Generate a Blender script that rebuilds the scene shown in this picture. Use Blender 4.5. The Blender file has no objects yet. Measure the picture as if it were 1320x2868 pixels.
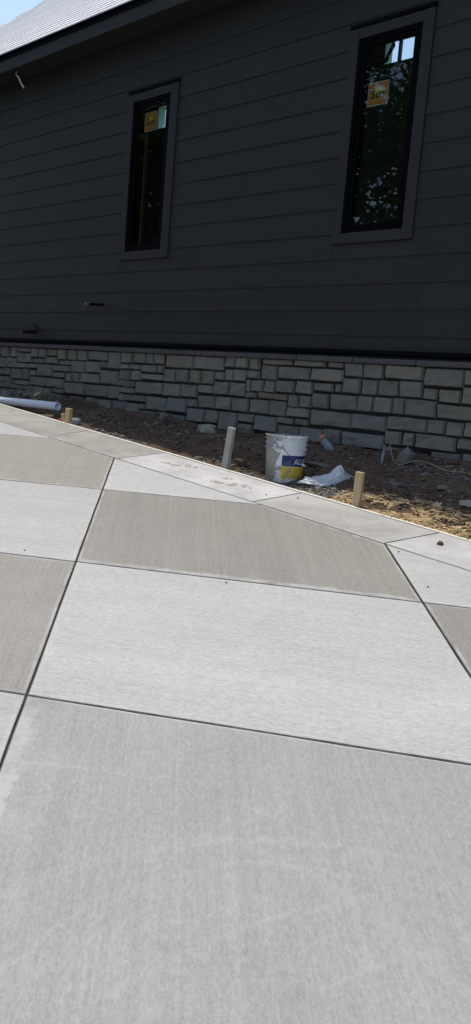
import bpy, bmesh, math, random
from mathutils import Vector, Matrix, noise

scene = bpy.context.scene
COL = scene.collection
R = math.radians

# ------------------------------------------------------------------ camera
cam_data = bpy.data.cameras.new('camera')
cam = bpy.data.objects.new('camera', cam_data)
COL.objects.link(cam)
right = Vector((0.68500967, 0.72388037, 0.0822129))
down = Vector((0.15632151, -0.03582496, -0.98705631))
fwd = Vector((-0.71156541, 0.68899477, -0.13769852))
mw = Matrix.Identity(4)
for i in range(3):
    mw[i][0] = right[i]; mw[i][1] = -down[i]; mw[i][2] = -fwd[i]
mw[0][3], mw[1][3], mw[2][3] = 0.0, 0.0, 1.58
cam.matrix_world = mw
cam_data.sensor_fit = 'VERTICAL'
cam_data.sensor_height = 36.0
cam_data.lens = 31.38
cam_data.clip_start = 0.05
cam_data.clip_end = 2000.0
scene.camera = cam

# ------------------------------------------------------------------ light
# shadows fall to the right along the wall and slightly away from it
SHADOW = Vector((0.30, -0.158, -1.0)).normalized()
sun_el = math.asin(-SHADOW.z)
to_sun = -SHADOW
world = bpy.data.worlds.new("World")
scene.world = world
world.use_nodes = True
wn = world.node_tree
sky = wn.nodes.new('ShaderNodeTexSky')
sky.sky_type = 'NISHITA'
sky.sun_disc = False
sky.sun_elevation = sun_el
sky.sun_rotation = math.atan2(to_sun.x, to_sun.y)
sky.air_density = 1.0
sky.dust_density = 1.5
wn.links.new(sky.outputs[0], wn.nodes['Background'].inputs[0])
wn.nodes['Background'].inputs[1].default_value = 0.15
sun_d = bpy.data.lights.new('sun', 'SUN')
sun_d.energy = 2.5
sun_d.angle = R(0.53)
sun_d.color = (1.0, 0.925, 0.80)
sun = bpy.data.objects.new('sun', sun_d)
COL.objects.link(sun)
sun.rotation_euler = SHADOW.to_track_quat('-Z', 'Y').to_euler()
sun.location = (0, 0, 30)
scene.view_settings.view_transform = 'Standard'
scene.view_settings.look = 'None'
scene.view_settings.gamma = 1.0
scene.view_settings.use_curve_mapping = False
scene.view_settings.exposure = 0.42

# ------------------------------------------------------------------ materials
def new_mat(name):
    m = bpy.data.materials.new(name)
    m.use_nodes = True
    nt = m.node_tree
    b = nt.nodes['Principled BSDF']
    return m, nt, b

def nd(nt, kind, **kw):
    n = nt.nodes.new(kind)
    for k, v in kw.items():
        if k in n.inputs.keys():
            n.inputs[k].default_value = v
        else:
            setattr(n, k, v)
    return n

def ramp(nt, src, stops):
    r = nt.nodes.new('ShaderNodeValToRGB')
    e = r.color_ramp.elements
    while len(e) > 1: e.remove(e[-1])
    for i, (p, c) in enumerate(stops):
        if i == 0: el = e[0]; el.position = p
        else: el = e.new(p)
        el.color = (c, c, c, 1) if isinstance(c, (int, float)) else (*c, 1)
    nt.links.new(src, r.inputs[0])
    return r.outputs[0]

def tex(nt, scale=5, detail=4, rough=0.6, vec=None, dist=0.0):
    n = nt.nodes.new('ShaderNodeTexNoise')
    n.inputs['Scale'].default_value = scale
    n.inputs['Detail'].default_value = detail
    n.inputs['Roughness'].default_value = rough
    n.inputs['Distortion'].default_value = dist
    if vec is not None: nt.links.new(vec, n.inputs['Vector'])
    return n.outputs['Fac']

def objco(nt):
    return nt.nodes.new('ShaderNodeTexCoord').outputs['Object']

def mapping(nt, vec, rot=(0, 0, 0), scale=(1, 1, 1), loc=(0, 0, 0)):
    m = nt.nodes.new('ShaderNodeMapping')
    m.inputs['Rotation'].default_value = rot
    m.inputs['Scale'].default_value = scale
    m.inputs['Location'].default_value = loc
    nt.links.new(vec, m.inputs['Vector'])
    return m.outputs[0]

def mixc(nt, fac, a, b, mode='MIX'):
    m = nt.nodes.new('ShaderNodeMix')
    m.data_type = 'RGBA'; m.blend_type = mode
    for sock, v in ((0, fac), (6, a), (7, b)):
        if isinstance(v, (int, float)): m.inputs[sock].default_value = v
        elif isinstance(v, tuple): m.inputs[sock].default_value = (*v, 1)
        else: nt.links.new(v, m.inputs[sock])
    return m.outputs[2]

def mth(nt, op, a, b=0.0, clamp=False):
    m = nt.nodes.new('ShaderNodeMath'); m.operation = op; m.use_clamp = clamp
    for i, v in ((0, a), (1, b)):
        if isinstance(v, (int, float)): m.inputs[i].default_value = v
        else: nt.links.new(v, m.inputs[i])
    return m.outputs[0]

def bump(nt, b, h, strength=0.3, dist=0.01, normal=None):
    n = nt.nodes.new('ShaderNodeBump')
    n.inputs['Strength'].default_value = strength
    n.inputs['Distance'].default_value = dist
    nt.links.new(h, n.inputs['Height'])
    if normal is not None: nt.links.new(normal, n.inputs['Normal'])
    nt.links.new(n.outputs[0], b.inputs['Normal'])
    return n.outputs[0]

def simple(name, col, rough=0.6, var=0.25, scale=12.0, bmp=0.2, metal=0.0, spec=0.5):
    m, nt, b = new_mat(name)
    v = objco(nt)
    f = tex(nt, scale, 5, 0.6, v)
    lo = tuple(c * (1 - var) for c in col); hi = tuple(min(1, c * (1 + var)) for c in col)
    nt.links.new(ramp(nt, f, [(0.3, lo), (0.7, hi)]), b.inputs['Base Color'])
    b.inputs['Roughness'].default_value = rough
    b.inputs['Metallic'].default_value = metal
    b.inputs['Specular IOR Level'].default_value = spec
    if bmp: bump(nt, b, tex(nt, scale * 4, 4, 0.6, v), bmp, 0.004)
    return m

DL = Vector((-1.0695, 0.8990))        # one slab along the long joints
DT = Vector((1.464, 0.941))           # one slab along the cross joints
ANG_L = math.atan2(DL.y, DL.x)
ANG_T = math.atan2(DT.y, DT.x)

def concrete(name, base, ang, streak_amt, mottle, rimcol, rim_amt, arcs=None, coarse=1.0, grain=0.75, wide_amt=0.2, sp=38):
    m, nt, b = new_mat(name)
    v = objco(nt)
    # broom strokes: noise stretched along the stroke direction
    rot = nt.nodes.new('ShaderNodeVectorRotate'); rot.rotation_type = 'Z_AXIS'
    rot.inputs['Angle'].default_value = -ang
    nt.links.new(v, rot.inputs['Vector'])
    rv = rot.outputs[0]
    fine = tex(nt, 1.0, 3, 0.7, mapping(nt, rv, scale=(1.3 * coarse, 120, 1)))
    mid = tex(nt, 1.0, 4, 0.65, mapping(nt, rv, scale=(0.40 * coarse, 34, 1)))
    grit = tex(nt, 170, 3, 0.8, v)
    speck = tex(nt, 1.0, 4, 0.85, mapping(nt, rv, scale=(sp * coarse, 105, 40)))
    wide = tex(nt, 1.0, 3, 0.6, mapping(nt, rv, scale=(0.35, 7.0, 1), loc=(3, 5, 0)))
    big = tex(nt, 1.7, 6, 0.62, v, 0.6)
    big2 = tex(nt, 6.0, 6, 0.7, v, 0.3)
    oi = nt.nodes.new('ShaderNodeObjectInfo')
    k = mth(nt, 'ADD', mth(nt, 'MULTIPLY', fine, streak_amt), mth(nt, 'MULTIPLY', mid, streak_amt))
    k = mth(nt, 'ADD', k, mth(nt, 'MULTIPLY', grit, 0.5))
    k = mth(nt, 'ADD', k, mth(nt, 'MULTIPLY', speck, grain))
    k = mth(nt, 'ADD', k, mth(nt, 'MULTIPLY', wide, wide_amt))
    k = mth(nt, 'ADD', k, mth(nt, 'MULTIPLY', big, mottle))
    k = mth(nt, 'ADD', k, mth(nt, 'MULTIPLY', big2, mottle * 0.7))
    mean = 0.5 * (2 * streak_amt + 0.5 + grain + wide_amt + 1.7 * mottle)
    fac = mth(nt, 'ADD', mth(nt, 'SUBTRACT', k, mean), 1.0)
    comb = nt.nodes.new('ShaderNodeCombineColor')
    for i in range(3): nt.links.new(fac, comb.inputs[i])
    col = mixc(nt, 1.0, base, comb.outputs[0], 'MULTIPLY')
    col = mixc(nt, 1.0, col, oi.outputs['Color'], 'MULTIPLY')
    # pale laitance along tooled edges, ragged
    at = nt.nodes.new('ShaderNodeAttribute'); at.attribute_name = 'rim'
    rag = tex(nt, 16, 5, 0.75, v)
    rf = mth(nt, 'MULTIPLY', mth(nt, 'SUBTRACT', mth(nt, 'ADD', at.outputs['Fac'], mth(nt, 'MULTIPLY', rag, 1.1)), 1.05), 5.0, True)
    rf = mth(nt, 'MULTIPLY', rf, mth(nt, 'MULTIPLY', ramp_f(nt, big2, 0.35, 0.6), rim_amt))
    col = mixc(nt, rf, col, rimcol)
    if arcs:
        for (cx, cy, rad, wd, amt) in arcs:
            sx = nt.nodes.new('ShaderNodeVectorMath'); sx.operation = 'DISTANCE'
            mp = mapping(nt, v, scale=(1, 1, 0))
            nt.links.new(mp, sx.inputs[0]); sx.inputs[1].default_value = (cx, cy, 0)
            dd = mth(nt, 'ABSOLUTE', mth(nt, 'SUBTRACT', mth(nt, 'ADD', sx.outputs['Value'], mth(nt, 'MULTIPLY', big2, 0.10)), rad))
            a = mth(nt, 'MULTIPLY', mth(nt, 'SUBTRACT', 1.0, mth(nt, 'DIVIDE', dd, wd), True), mth(nt, 'MULTIPLY', ramp_f(nt, big, 0.42, 0.6), amt))
            col = mixc(nt, a, col, (0.44, 0.435, 0.42))
    nt.links.new(col, b.inputs['Base Color'])
    b.inputs['Roughness'].default_value = 0.85
    b.inputs['Specular IOR Level'].default_value = 0.25
    h = mth(nt, 'ADD', mth(nt, 'MULTIPLY', fine, 0.8), mth(nt, 'ADD', mth(nt, 'MULTIPLY', grit, 0.35), mth(nt, 'MULTIPLY', speck, 0.6)))
    bump(nt, b, h, 0.35, 0.003)
    return m

def ramp_f(nt, src, lo, hi):
    mr = nt.nodes.new('ShaderNodeMapRange'); mr.clamp = True
    mr.inputs[1].default_value = lo; mr.inputs[2].default_value = hi
    nt.links.new(src, mr.inputs[0])
    return mr.outputs[0]

M = {}
M['white_slab'] = concrete('pale_broomed_concrete', (0.425, 0.421, 0.402), ANG_T, 0.16, 0.22, (0.52, 0.515, 0.50), 0.35, grain=1.15, wide_amt=0.22)  # paler than grey_slab: sun sheen on the brooming painted in, besides real paleness
M['grey_slab'] = concrete('grey_broomed_concrete', (0.266, 0.256, 0.230), ANG_L, 0.25, 0.26, (0.46, 0.455, 0.44), 0.7, grain=0.85, wide_amt=0.14, sp=40,
                          arcs=[(-0.75, 1.0, 1.12, 0.022, 0.30), (-0.35, 1.35, 0.80, 0.02, 0.22), (-1.25, 0.35, 1.55, 0.018, 0.28), (-1.15, 0.55, 1.22, 0.03, 0.2), (-0.2, 1.1, 1.25, 0.016, 0.26), (-1.0, 1.2, 0.7, 0.014, 0.25)])
M['band_slab'] = concrete('smeared_border_concrete', (0.355, 0.348, 0.325), 0.1, 0.07, 0.95, (0.50, 0.495, 0.48), 0.4, grain=0.5, wide_amt=0.3)
M['lip'] = simple('shaded_grimy_joint_lip', (0.16, 0.153, 0.143), 0.95, 0.45, 25)  # groove shade and trapped grit both painted into this tone
M['joint'] = simple('shaded_joint_concrete', (0.105, 0.100, 0.096), 0.95, 0.3, 30)  # slab concrete darkened to carry the shade inside the groove

def soil_material():
    m, nt, b = new_mat('brown_soil')
    v = objco(nt)
    a = tex(nt, 3.0, 8, 0.68, v); c = tex(nt, 26, 6, 0.7, v); d = tex(nt, 120, 3, 0.7, v)
    col = ramp(nt, a, [(0.3, (0.055, 0.034, 0.020)), (0.5, (0.100, 0.063, 0.037)), (0.7, (0.170, 0.110, 0.065))])
    col = mixc(nt, mth(nt, 'MULTIPLY', c, 0.7), col, (0.11, 0.08, 0.06))
    col = mixc(nt, ramp_f(nt, d, 0.60, 0.72), col, (0.27, 0.25, 0.22))
    nt.links.new(col, b.inputs['Base Color'])
    b.inputs['Roughness'].default_value = 0.95
    b.inputs['Specular IOR Level'].default_value = 0.15
    bump(nt, b, mth(nt, 'ADD', c, mth(nt, 'MULTIPLY', d, 0.5)), 0.8, 0.02)
    return m
M['soil'] = soil_material()

def ground_material():
    m, nt, b = new_mat('grass_and_earth')
    v = objco(nt)
    a = tex(nt, 0.35, 8, 0.7, v); c = tex(nt, 9, 6, 0.7, v)
    col = ramp(nt, a, [(0.35, (0.09, 0.065, 0.04)), (0.5, (0.05, 0.075, 0.022)), (0.7, (0.065, 0.10, 0.03))])
    col = mixc(nt, mth(nt, 'MULTIPLY', c, 0.5), col, (0.05, 0.05, 0.03))
    nt.links.new(col, b.inputs['Base Color'])
    b.inputs['Roughness'].default_value = 0.95
    bump(nt, b, c, 0.6, 0.05)
    return m
M['ground'] = ground_material()

def siding_material(name, col):
    m, nt, b = new_mat(name)
    v = objco(nt)
    oi = nt.nodes.new('ShaderNodeObjectInfo')
    g = tex(nt, 1.0, 5, 0.65, mapping(nt, v, scale=(5, 30, 160)))
    s = tex(nt, 1.3, 5, 0.6, v)
    dust = tex(nt, 14, 6, 0.8, v)
    k = mth(nt, 'ADD', 0.80, mth(nt, 'MULTIPLY', oi.outputs['Random'], 0.10))
    k = mth(nt, 'ADD', k, mth(nt, 'MULTIPLY', s, 0.30))
    comb = nt.nodes.new('ShaderNodeCombineColor')
    for i in range(3): nt.links.new(k, comb.inputs[i])
    c = mixc(nt, 1.0, col, comb.outputs[0], 'MULTIPLY')
    c = mixc(nt, mth(nt, 'MULTIPLY', ramp_f(nt, dust, 0.62, 0.84), 0.32), c, (0.16, 0.155, 0.15))
    nt.links.new(c, b.inputs['Base Color'])
    b.inputs['Roughness'].default_value = 0.62
    b.inputs['Specular IOR Level'].default_value = 0.30
    bump(nt, b, g, 0.16, 0.003)
    return m
M['siding'] = siding_material('charcoal_siding', (0.0232, 0.0233, 0.0206))
M['trim'] = siding_material('charcoal_trim', (0.0246, 0.0246, 0.0220))
M['frame'] = simple('black_window_frame', (0.0016, 0.0018, 0.003), 0.6, 0.15, 20, 0.05, spec=0.04)
M['metal_dark'] = simple('dark_metal_flashing', (0.0022, 0.003, 0.006), 0.6, 0.2, 10, 0.05, 0.0, 0.05)

def stone_material(name, warm, cool, dark):
    m, nt, b = new_mat(name)
    v = objco(nt)
    oi = nt.nodes.new('ShaderNodeObjectInfo')
    n1 = tex(nt, 7, 7, 0.7, v, 0.8); n2 = tex(nt, 60, 5, 0.7, v)
    hue = ramp(nt, oi.outputs['Random'], [(0.0, cool), (0.35, dark), (0.6, warm), (0.85, cool), (1.0, warm)])
    k = mth(nt, 'ADD', 0.62, mth(nt, 'ADD', mth(nt, 'MULTIPLY', n1, 0.5), mth(nt, 'MULTIPLY', n2, 0.26)))
    comb = nt.nodes.new('ShaderNodeCombineColor')
    for i in range(3): nt.links.new(k, comb.inputs[i])
    c = mixc(nt, 1.0, hue, comb.outputs[0], 'MULTIPLY')
    c = mixc(nt, mth(nt, 'MULTIPLY', ramp_f(nt, n1, 0.55, 0.75), 0.35), c, (0.16, 0.135, 0.10))
    nt.links.new(c, b.inputs['Base Color'])
    b.inputs['Roughness'].default_value = 0.9
    b.inputs['Specular IOR Level'].default_value = 0.2
    bump(nt, b, mth(nt, 'ADD', n1, mth(nt, 'MULTIPLY', n2, 0.4)), 0.6, 0.012)
    return m
M['stone'] = stone_material('grey_ashlar_stone', (0.208, 0.194, 0.152), (0.176, 0.170, 0.154), (0.172, 0.162, 0.134))
M['cap'] = stone_material('cap_stone', (0.098, 0.088, 0.082), (0.088, 0.084, 0.088), (0.080, 0.076, 0.078))
M['mortar'] = simple('shade_dark_mortar', (0.016, 0.015, 0.014), 0.95, 0.3, 20, 0.5)  # shade of deep raked joints painted into the mortar's near-black tone
M['rock'] = stone_material('loose_rock', (0.17, 0.145, 0.105), (0.15, 0.15, 0.135), (0.125, 0.12, 0.105))
M['gravel'] = simple('bluish_gravel', (0.165, 0.162, 0.152), 0.9, 0.5, 9, 0.4)
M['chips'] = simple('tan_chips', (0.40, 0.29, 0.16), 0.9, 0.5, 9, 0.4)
M['clod'] = simple('soil_clods', (0.098, 0.061, 0.036), 0.95, 0.4, 20, 0.6)

def wood_material(name, c1, c2, smear=0.0):
    m, nt, b = new_mat(name)
    v = objco(nt)
    g = tex(nt, 1.0, 5, 0.6, mapping(nt, v, scale=(60, 60, 6)), 0.4)
    c = ramp(nt, g, [(0.3, c1), (0.7, c2)])
    if smear:
        n = tex(nt, 14, 6, 0.75, v)
        c = mixc(nt, mth(nt, 'MULTIPLY', ramp_f(nt, n, 0.44, 0.6), smear), c, (0.36, 0.345, 0.325))
        n2 = tex(nt, 22, 5, 0.7, v)
        c = mixc(nt, mth(nt, 'MULTIPLY', ramp_f(nt, n2, 0.62, 0.68), smear), c, (0.07, 0.065, 0.06))
    nt.links.new(c, b.inputs['Base Color'])
    b.inputs['Roughness'].default_value = 0.8
    b.inputs['Specular IOR Level'].default_value = 0.2
    bump(nt, b, g, 0.3, 0.003)
    return m
M['wood_new'] = wood_material('fresh_pine', (0.50, 0.35, 0.17), (0.68, 0.50, 0.27), 0.2)
M['wood_grey'] = wood_material('cement_smeared_pine', (0.33, 0.28, 0.22), (0.50, 0.44, 0.35), 1.0)
M['board_top'] = wood_material('form_lumber', (0.66, 0.61, 0.50), (0.80, 0.75, 0.64), 0.15)
M['wood_old'] = wood_material('weathered_wood', (0.10, 0.085, 0.07), (0.17, 0.15, 0.13), 0.3)
M['pvc'] = simple('white_pvc', (0.72, 0.76, 0.80), 0.35, 0.05, 8, 0.03)
M['white_plastic'] = simple('white_plastic', (0.78, 0.79, 0.80), 0.4, 0.04, 8, 0.03)
M['orange'] = simple('orange_plastic', (0.60, 0.24, 0.13), 0.45, 0.15, 20, 0.05)
M['red'] = simple('red_plastic', (0.55, 0.04, 0.03), 0.4, 0.1, 20, 0.05)
M['black_plastic'] = simple('black_plastic', (0.012, 0.012, 0.014), 0.45, 0.2, 20, 0.05)
M['steel'] = simple('galvanised_steel', (0.20, 0.22, 0.24), 0.5, 0.25, 30, 0.1, 0.5)
M['wire'] = simple('dull_wire', (0.16, 0.15, 0.14), 0.5, 0.2, 30, 0.1, 0.6)
M['tan_cable'] = simple('tan_cable', (0.28, 0.18, 0.11), 0.6, 0.2, 30, 0.05)
M['cream_cable'] = simple('cream_cable', (0.62, 0.58, 0.48), 0.5, 0.1, 30, 0.05)
M['blue_cable'] = simple('blue_tubing', (0.03, 0.10, 0.28), 0.5, 0.15, 30, 0.05)
M['interior'] = simple('interior_drywall', (0.42, 0.62, 0.56), 0.9, 0.15, 2, 0.1)
M['stud'] = wood_material('interior_stud', (0.16, 0.13, 0.07), (0.24, 0.20, 0.11))
M['shingle'] = simple('pale_shingles', (0.72, 0.71, 0.70), 0.8, 0.2, 40, 0.4)
def label_material(name, col, amt):
    m, nt, b = new_mat(name)
    v = objco(nt)
    n = tex(nt, 11, 6, 0.7, v, 0.8)
    c = mixc(nt, mth(nt, 'MULTIPLY', ramp_f(nt, n, 0.50, 0.64), amt), col, (0.24, 0.225, 0.20))
    nt.links.new(c, b.inputs['Base Color']); b.inputs['Roughness'].default_value = 0.5
    return m
M['navy'] = label_material('navy_label', (0.012, 0.020, 0.14), 0.35)
M['yellow'] = label_material('yellow_label', (0.72, 0.48, 0.02), 0.9)
M['ink_white'] = simple('white_print', (0.80, 0.80, 0.80), 0.5, 0.03, 12, 0.0)
M['ink_black'] = simple('black_print', (0.01, 0.008, 0.006), 0.5, 0.03, 12, 0.0)
M['sun_field'] = simple('orange_print', (0.72, 0.29, 0.08), 0.5, 0.12, 14, 0.0)
M['sun_ray'] = simple('golden_print', (0.88, 0.68, 0.12), 0.5, 0.1, 14, 0.0)
M['bark'] = simple('tree_bark', (0.09, 0.07, 0.055), 0.95, 0.4, 8, 0.8)

def leaf_material():
    m, nt, b = new_mat('leaf_green')
    geo = nt.nodes.new('ShaderNodeNewGeometry')
    c = ramp(nt, geo.outputs['Random Per Island'], [(0.0, (0.040, 0.075, 0.022)), (0.5, (0.060, 0.105, 0.032)), (1.0, (0.095, 0.15, 0.05))])
    nt.links.new(c, b.inputs['Base Color'])
    b.inputs['Roughness'].default_value = 0.5
    tr = nt.nodes.new('ShaderNodeBsdfTranslucent')
    nt.links.new(c, tr.inputs[0])
    mx = nt.nodes.new('ShaderNodeMixShader'); mx.inputs[0].default_value = 0.3
    nt.links.new(b.outputs[0], mx.inputs[1]); nt.links.new(tr.outputs[0], mx.inputs[2])
    nt.links.new(mx.outputs[0], nt.nodes['Material Output'].inputs[0])
    return m
M['leaf'] = leaf_material()

def glass_material():
    m, nt, b = new_mat('window_glass')
    nt.nodes.remove(b)
    tr = nt.nodes.new('ShaderNodeBsdfTransparent'); tr.inputs[0].default_value = (0.82, 0.90, 0.87, 1)
    gl = nt.nodes.new('ShaderNodeBsdfGlossy'); gl.inputs['Roughness'].default_value = 0.0
    gl.inputs[0].default_value = (0.95, 0.98, 1.0, 1)
    fr = nt.nodes.new('ShaderNodeFresnel'); fr.inputs[0].default_value = 1.75
    mx = nt.nodes.new('ShaderNodeMixShader')
    nt.links.new(fr.outputs[0], mx.inputs[0])
    nt.links.new(tr.outputs[0], mx.inputs[1]); nt.links.new(gl.outputs[0], mx.inputs[2])
    nt.links.new(mx.outputs[0], nt.nodes['Material Output'].inputs[0])
    return m
M['glass'] = glass_material()

def bag_material(name, col, trans):
    m, nt, b = new_mat(name)
    v = objco(nt)
    b.inputs['Base Color'].default_value = (*col, 1)
    b.inputs['Roughness'].default_value = 0.4
    t = nt.nodes.new('ShaderNodeBsdfTranslucent'); t.inputs[0].default_value = (*col, 1)
    mx = nt.nodes.new('ShaderNodeMixShader'); mx.inputs[0].default_value = trans
    bump(nt, b, tex(nt, 22, 5, 0.6, v, 1.0), 0.5, 0.012)
    nt.links.new(b.outputs[0], mx.inputs[1]); nt.links.new(t.outputs[0], mx.inputs[2])
    nt.links.new(mx.outputs[0], nt.nodes['Material Output'].inputs[0])
    return m
M['bag'] = bag_material('thin_white_film', (0.86, 0.88, 0.92), 0.40)
M['clear'] = bag_material('cloudy_clear_plastic', (0.42, 0.47, 0.52), 0.5)

def bucket_material():
    m, nt, b = new_mat('cement_splashed_white_plastic')
    v = objco(nt)
    sep = nt.nodes.new('ShaderNodeSeparateXYZ'); nt.links.new(v, sep.inputs[0])
    n = tex(nt, 13, 7, 0.72, v, 0.7); n2 = tex(nt, 50, 5, 0.75, v)
    # cement runs heaviest on the bucket's left flank (its own -x side)
    flank = mth(nt, 'ADD', mth(nt, 'MULTIPLY', sep.outputs[0], -2.1), mth(nt, 'MULTIPLY', sep.outputs[1], -0.35))
    k = mth(nt, 'ADD', mth(nt, 'ADD', n, flank), mth(nt, 'MULTIPLY', n2, 0.30))
    f = mth(nt, 'MULTIPLY', ramp_f(nt, k, 0.72, 0.84), 0.92)
    cem = ramp(nt, n2, [(0.3, (0.17, 0.16, 0.145)), (0.7, (0.30, 0.285, 0.26))])
    c = mixc(nt, f, (0.80, 0.80, 0.80), cem)
    c = mixc(nt, mth(nt, 'MULTIPLY', ramp_f(nt, n, 0.50, 0.62), 0.35), c, (0.42, 0.41, 0.39))
    nt.links.new(c, b.inputs['Base Color'])
    b.inputs['Roughness'].default_value = 0.5
    bump(nt, b, mth(nt, 'ADD', mth(nt, 'MULTIPLY', f, 0.6), mth(nt, 'MULTIPLY', n2, 0.3)), 0.4, 0.004)
    return m
M['bucket'] = bucket_material()
M['bucket_inside'] = simple('cement_caked_plastic', (0.30, 0.30, 0.31), 0.8, 0.5, 14, 0.4)

# ------------------------------------------------------------------ mesh helpers
def link(name, me, mat=None, parent=None):
    o = bpy.data.objects.new(name, me)
    COL.objects.link(o)
    if mat is not None and me is not None:
        for x in (mat if isinstance(mat, (list, tuple)) else [mat]): me.materials.append(x)
    if parent is not None: o.parent = parent
    return o

def from_bm(name, bm, mat=None, parent=None, smooth=False):
    bmesh.ops.recalc_face_normals(bm, faces=bm.faces)
    me = bpy.data.meshes.new(name)
    bm.to_mesh(me); bm.free()
    if smooth:
        for p in me.polygons: p.use_smooth = True
    return link(name, me, mat, parent)

def empty(name, loc=(0, 0, 0), rz=0.0, parent=None):
    o = bpy.data.objects.new(name, None)
    COL.objects.link(o); o.location = loc; o.rotation_euler = (0, 0, rz)
    o.empty_display_size = 0.1
    if parent: o.parent = parent
    return o

def tag(o, label=None, cat=None, group=None, kind=None):
    if label: o['label'] = label
    if cat: o['category'] = cat
    if group: o['group'] = group
    if kind: o['kind'] = kind
    return o

def box_bm(bm, x0, x1, y0, y1, z0, z1, bev=0.0):
    vs = [bm.verts.new((x, y, z)) for x in (x0, x1) for y in (y0, y1) for z in (z0, z1)]
    fs = [(0, 1, 3, 2), (4, 6, 7, 5), (0, 4, 5, 1), (2, 3, 7, 6), (0, 2, 6, 4), (1, 5, 7, 3)]
    faces = [bm.faces.new([vs[i] for i in f]) for f in fs]
    if bev:
        es = list({e for f in faces for e in f.edges})
        bmesh.ops.bevel(bm, geom=es, offset=bev, segments=1, affect='EDGES')

def box(name, x0, x1, y0, y1, z0, z1, mat, parent=None, bev=0.0):
    bm = bmesh.new(); box_bm(bm, x0, x1, y0, y1, z0, z1, bev)
    return from_bm(name, bm, mat, parent)

def tube_bm(bm, pts, rad, seg=8, caps=True):
    pts = [Vector(p) for p in pts]
    rings = []
    for i, p in enumerate(pts):
        t = (pts[min(i + 1, len(pts) - 1)] - pts[max(i - 1, 0)]).normalized()
        a = t.orthogonal().normalized() if i == 0 else (prev - t * prev.dot(t)).normalized()
        prev = a
        b2 = t.cross(a)
        rr = rad[i] if isinstance(rad, (list, tuple)) else rad
        rings.append([bm.verts.new(p + (a * math.cos(2 * math.pi * k / seg) + b2 * math.sin(2 * math.pi * k / seg)) * rr) for k in range(seg)])
    for r0, r1 in zip(rings, rings[1:]):
        for k in range(seg):
            bm.faces.new((r0[k], r0[(k + 1) % seg], r1[(k + 1) % seg], r1[k]))
    if caps:
        bm.faces.new(rings[0][::-1]); bm.faces.new(rings[-1])

def lathe_bm(bm, prof, seg=40, axis_pt=None):
    rings = []
    for (r, z) in prof:
        rings.append([bm.verts.new((r * math.cos(2 * math.pi * k / seg), r * math.sin(2 * math.pi * k / seg), z)) for k in range(seg)])
    for r0, r1 in zip(rings, rings[1:]):
        for k in range(seg):
            bm.faces.new((r0[k], r0[(k + 1) % seg], r1[(k + 1) % seg], r1[k]))
    return rings

def smooth_path(pts, n=8):
    pts = [Vector(p) for p in pts]
    out = []
    for i in range(len(pts) - 1):
        p0 = pts[max(i - 1, 0)]; p1 = pts[i]; p2 = pts[i + 1]; p3 = pts[min(i + 2, len(pts) - 1)]
        for k in range(n):
            t = k / n
            out.append(0.5 * ((2 * p1) + (p2 - p0) * t + (2 * p0 - 5 * p1 + 4 * p2 - p3) * t * t + (3 * p1 - p0 - 3 * p2 + p3) * t ** 3))
    out.append(pts[-1])
    return out

def rock_mesh(name, sx, sy, sz, seed, sub=2, rough=0.22):
    bm = bmesh.new()
    bmesh.ops.create_icosphere(bm, subdivisions=sub, radius=1.0)
    off = Vector((seed * 7.3, seed * 3.1, seed * 1.7))
    for v in bm.verts:
        d = 1 + rough * 2.2 * noise.noise(v.co * 1.1 + off) + rough * noise.noise(v.co * 2.6 + off)
        c = v.co * d
        c.z = max(c.z, -0.45)
        v.co = Vector((c.x * sx, c.y * sy, c.z * sz))
    me = bpy.data.meshes.new(name)
    bm.to_mesh(me); bm.free()
    return me

# ------------------------------------------------------------------ levels
def plane_z(x, y): return 0.0037 - 0.0728 * x + 0.1423 * y
BASE = [(-16.0, 1.30), (-10.21, 1.264), (-9.608, 1.28), (-8.881, 1.305), (-8.314, 1.302), (-7.833, 1.247), (-7.34, 1.246), (-6.939, 1.245), (-6.596, 1.224),
        (-6.379, 1.187), (-6.023, 1.169), (-5.666, 1.186), (-5.381, 1.206), (-5.09, 1.197), (-4.935, 1.177), (-4.638, 1.177), (-4.217, 1.191),
        (-3.954, 1.225), (-3.791, 1.208), (-3.438, 1.2), (-2.0, 1.16), (3.0, 1.0)]
def base_z(x):
    if x <= BASE[0][0]: return BASE[0][1]
    for (a, za), (b2, zb) in zip(BASE, BASE[1:]):
        if x <= b2: return za + (zb - za) * (x - a) / (b2 - a)
    return BASE[-1][1]
EDGE_Y = 4.44
def soil_z(x, y, rough=True):
    t = min(1, max(0, (y - 4.5) / (5.63 - 4.5)))
    drop = 0.010 + 0.045 * min(1, max(0, (-3.1 - x) / 1.3))
    drop += 0.06 * min(1, max(0, (-7.2 - x) / .5))          # shallow ditch the pipe lies in
    z = (plane_z(x, EDGE_Y) - drop) * (1 - t) + base_z(x) * t
    if rough:
        p = Vector((x, y, 0))
        k = 0.35 + 0.65 * min(1, max(0, (y - 4.52) / 0.25))
        z += k * (0.022 * noise.noise(p * 2.3) + 0.016 * noise.noise(p * 6.0 + Vector((5, 3, 1))) + 0.010 * noise.noise(p * 15) + 0.006 * noise.noise(p * 36))
        lump = noise.noise(p * 9.0 + Vector((9, 2, 4)))
        if lump > 0.25: z += k * (lump - 0.25) * 0.05
        if x < -7.2:                                   # heap of dug soil at the far end
            z += 0.05 * math.exp(-((x + 8.45) ** 2 + ((y - 5.35) * 1.6) ** 2) / 0.10) + 0.03 * math.exp(-((x + 7.7) ** 2 + ((y - 5.4) * 2) ** 2) / 0.06)
    return z

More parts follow.
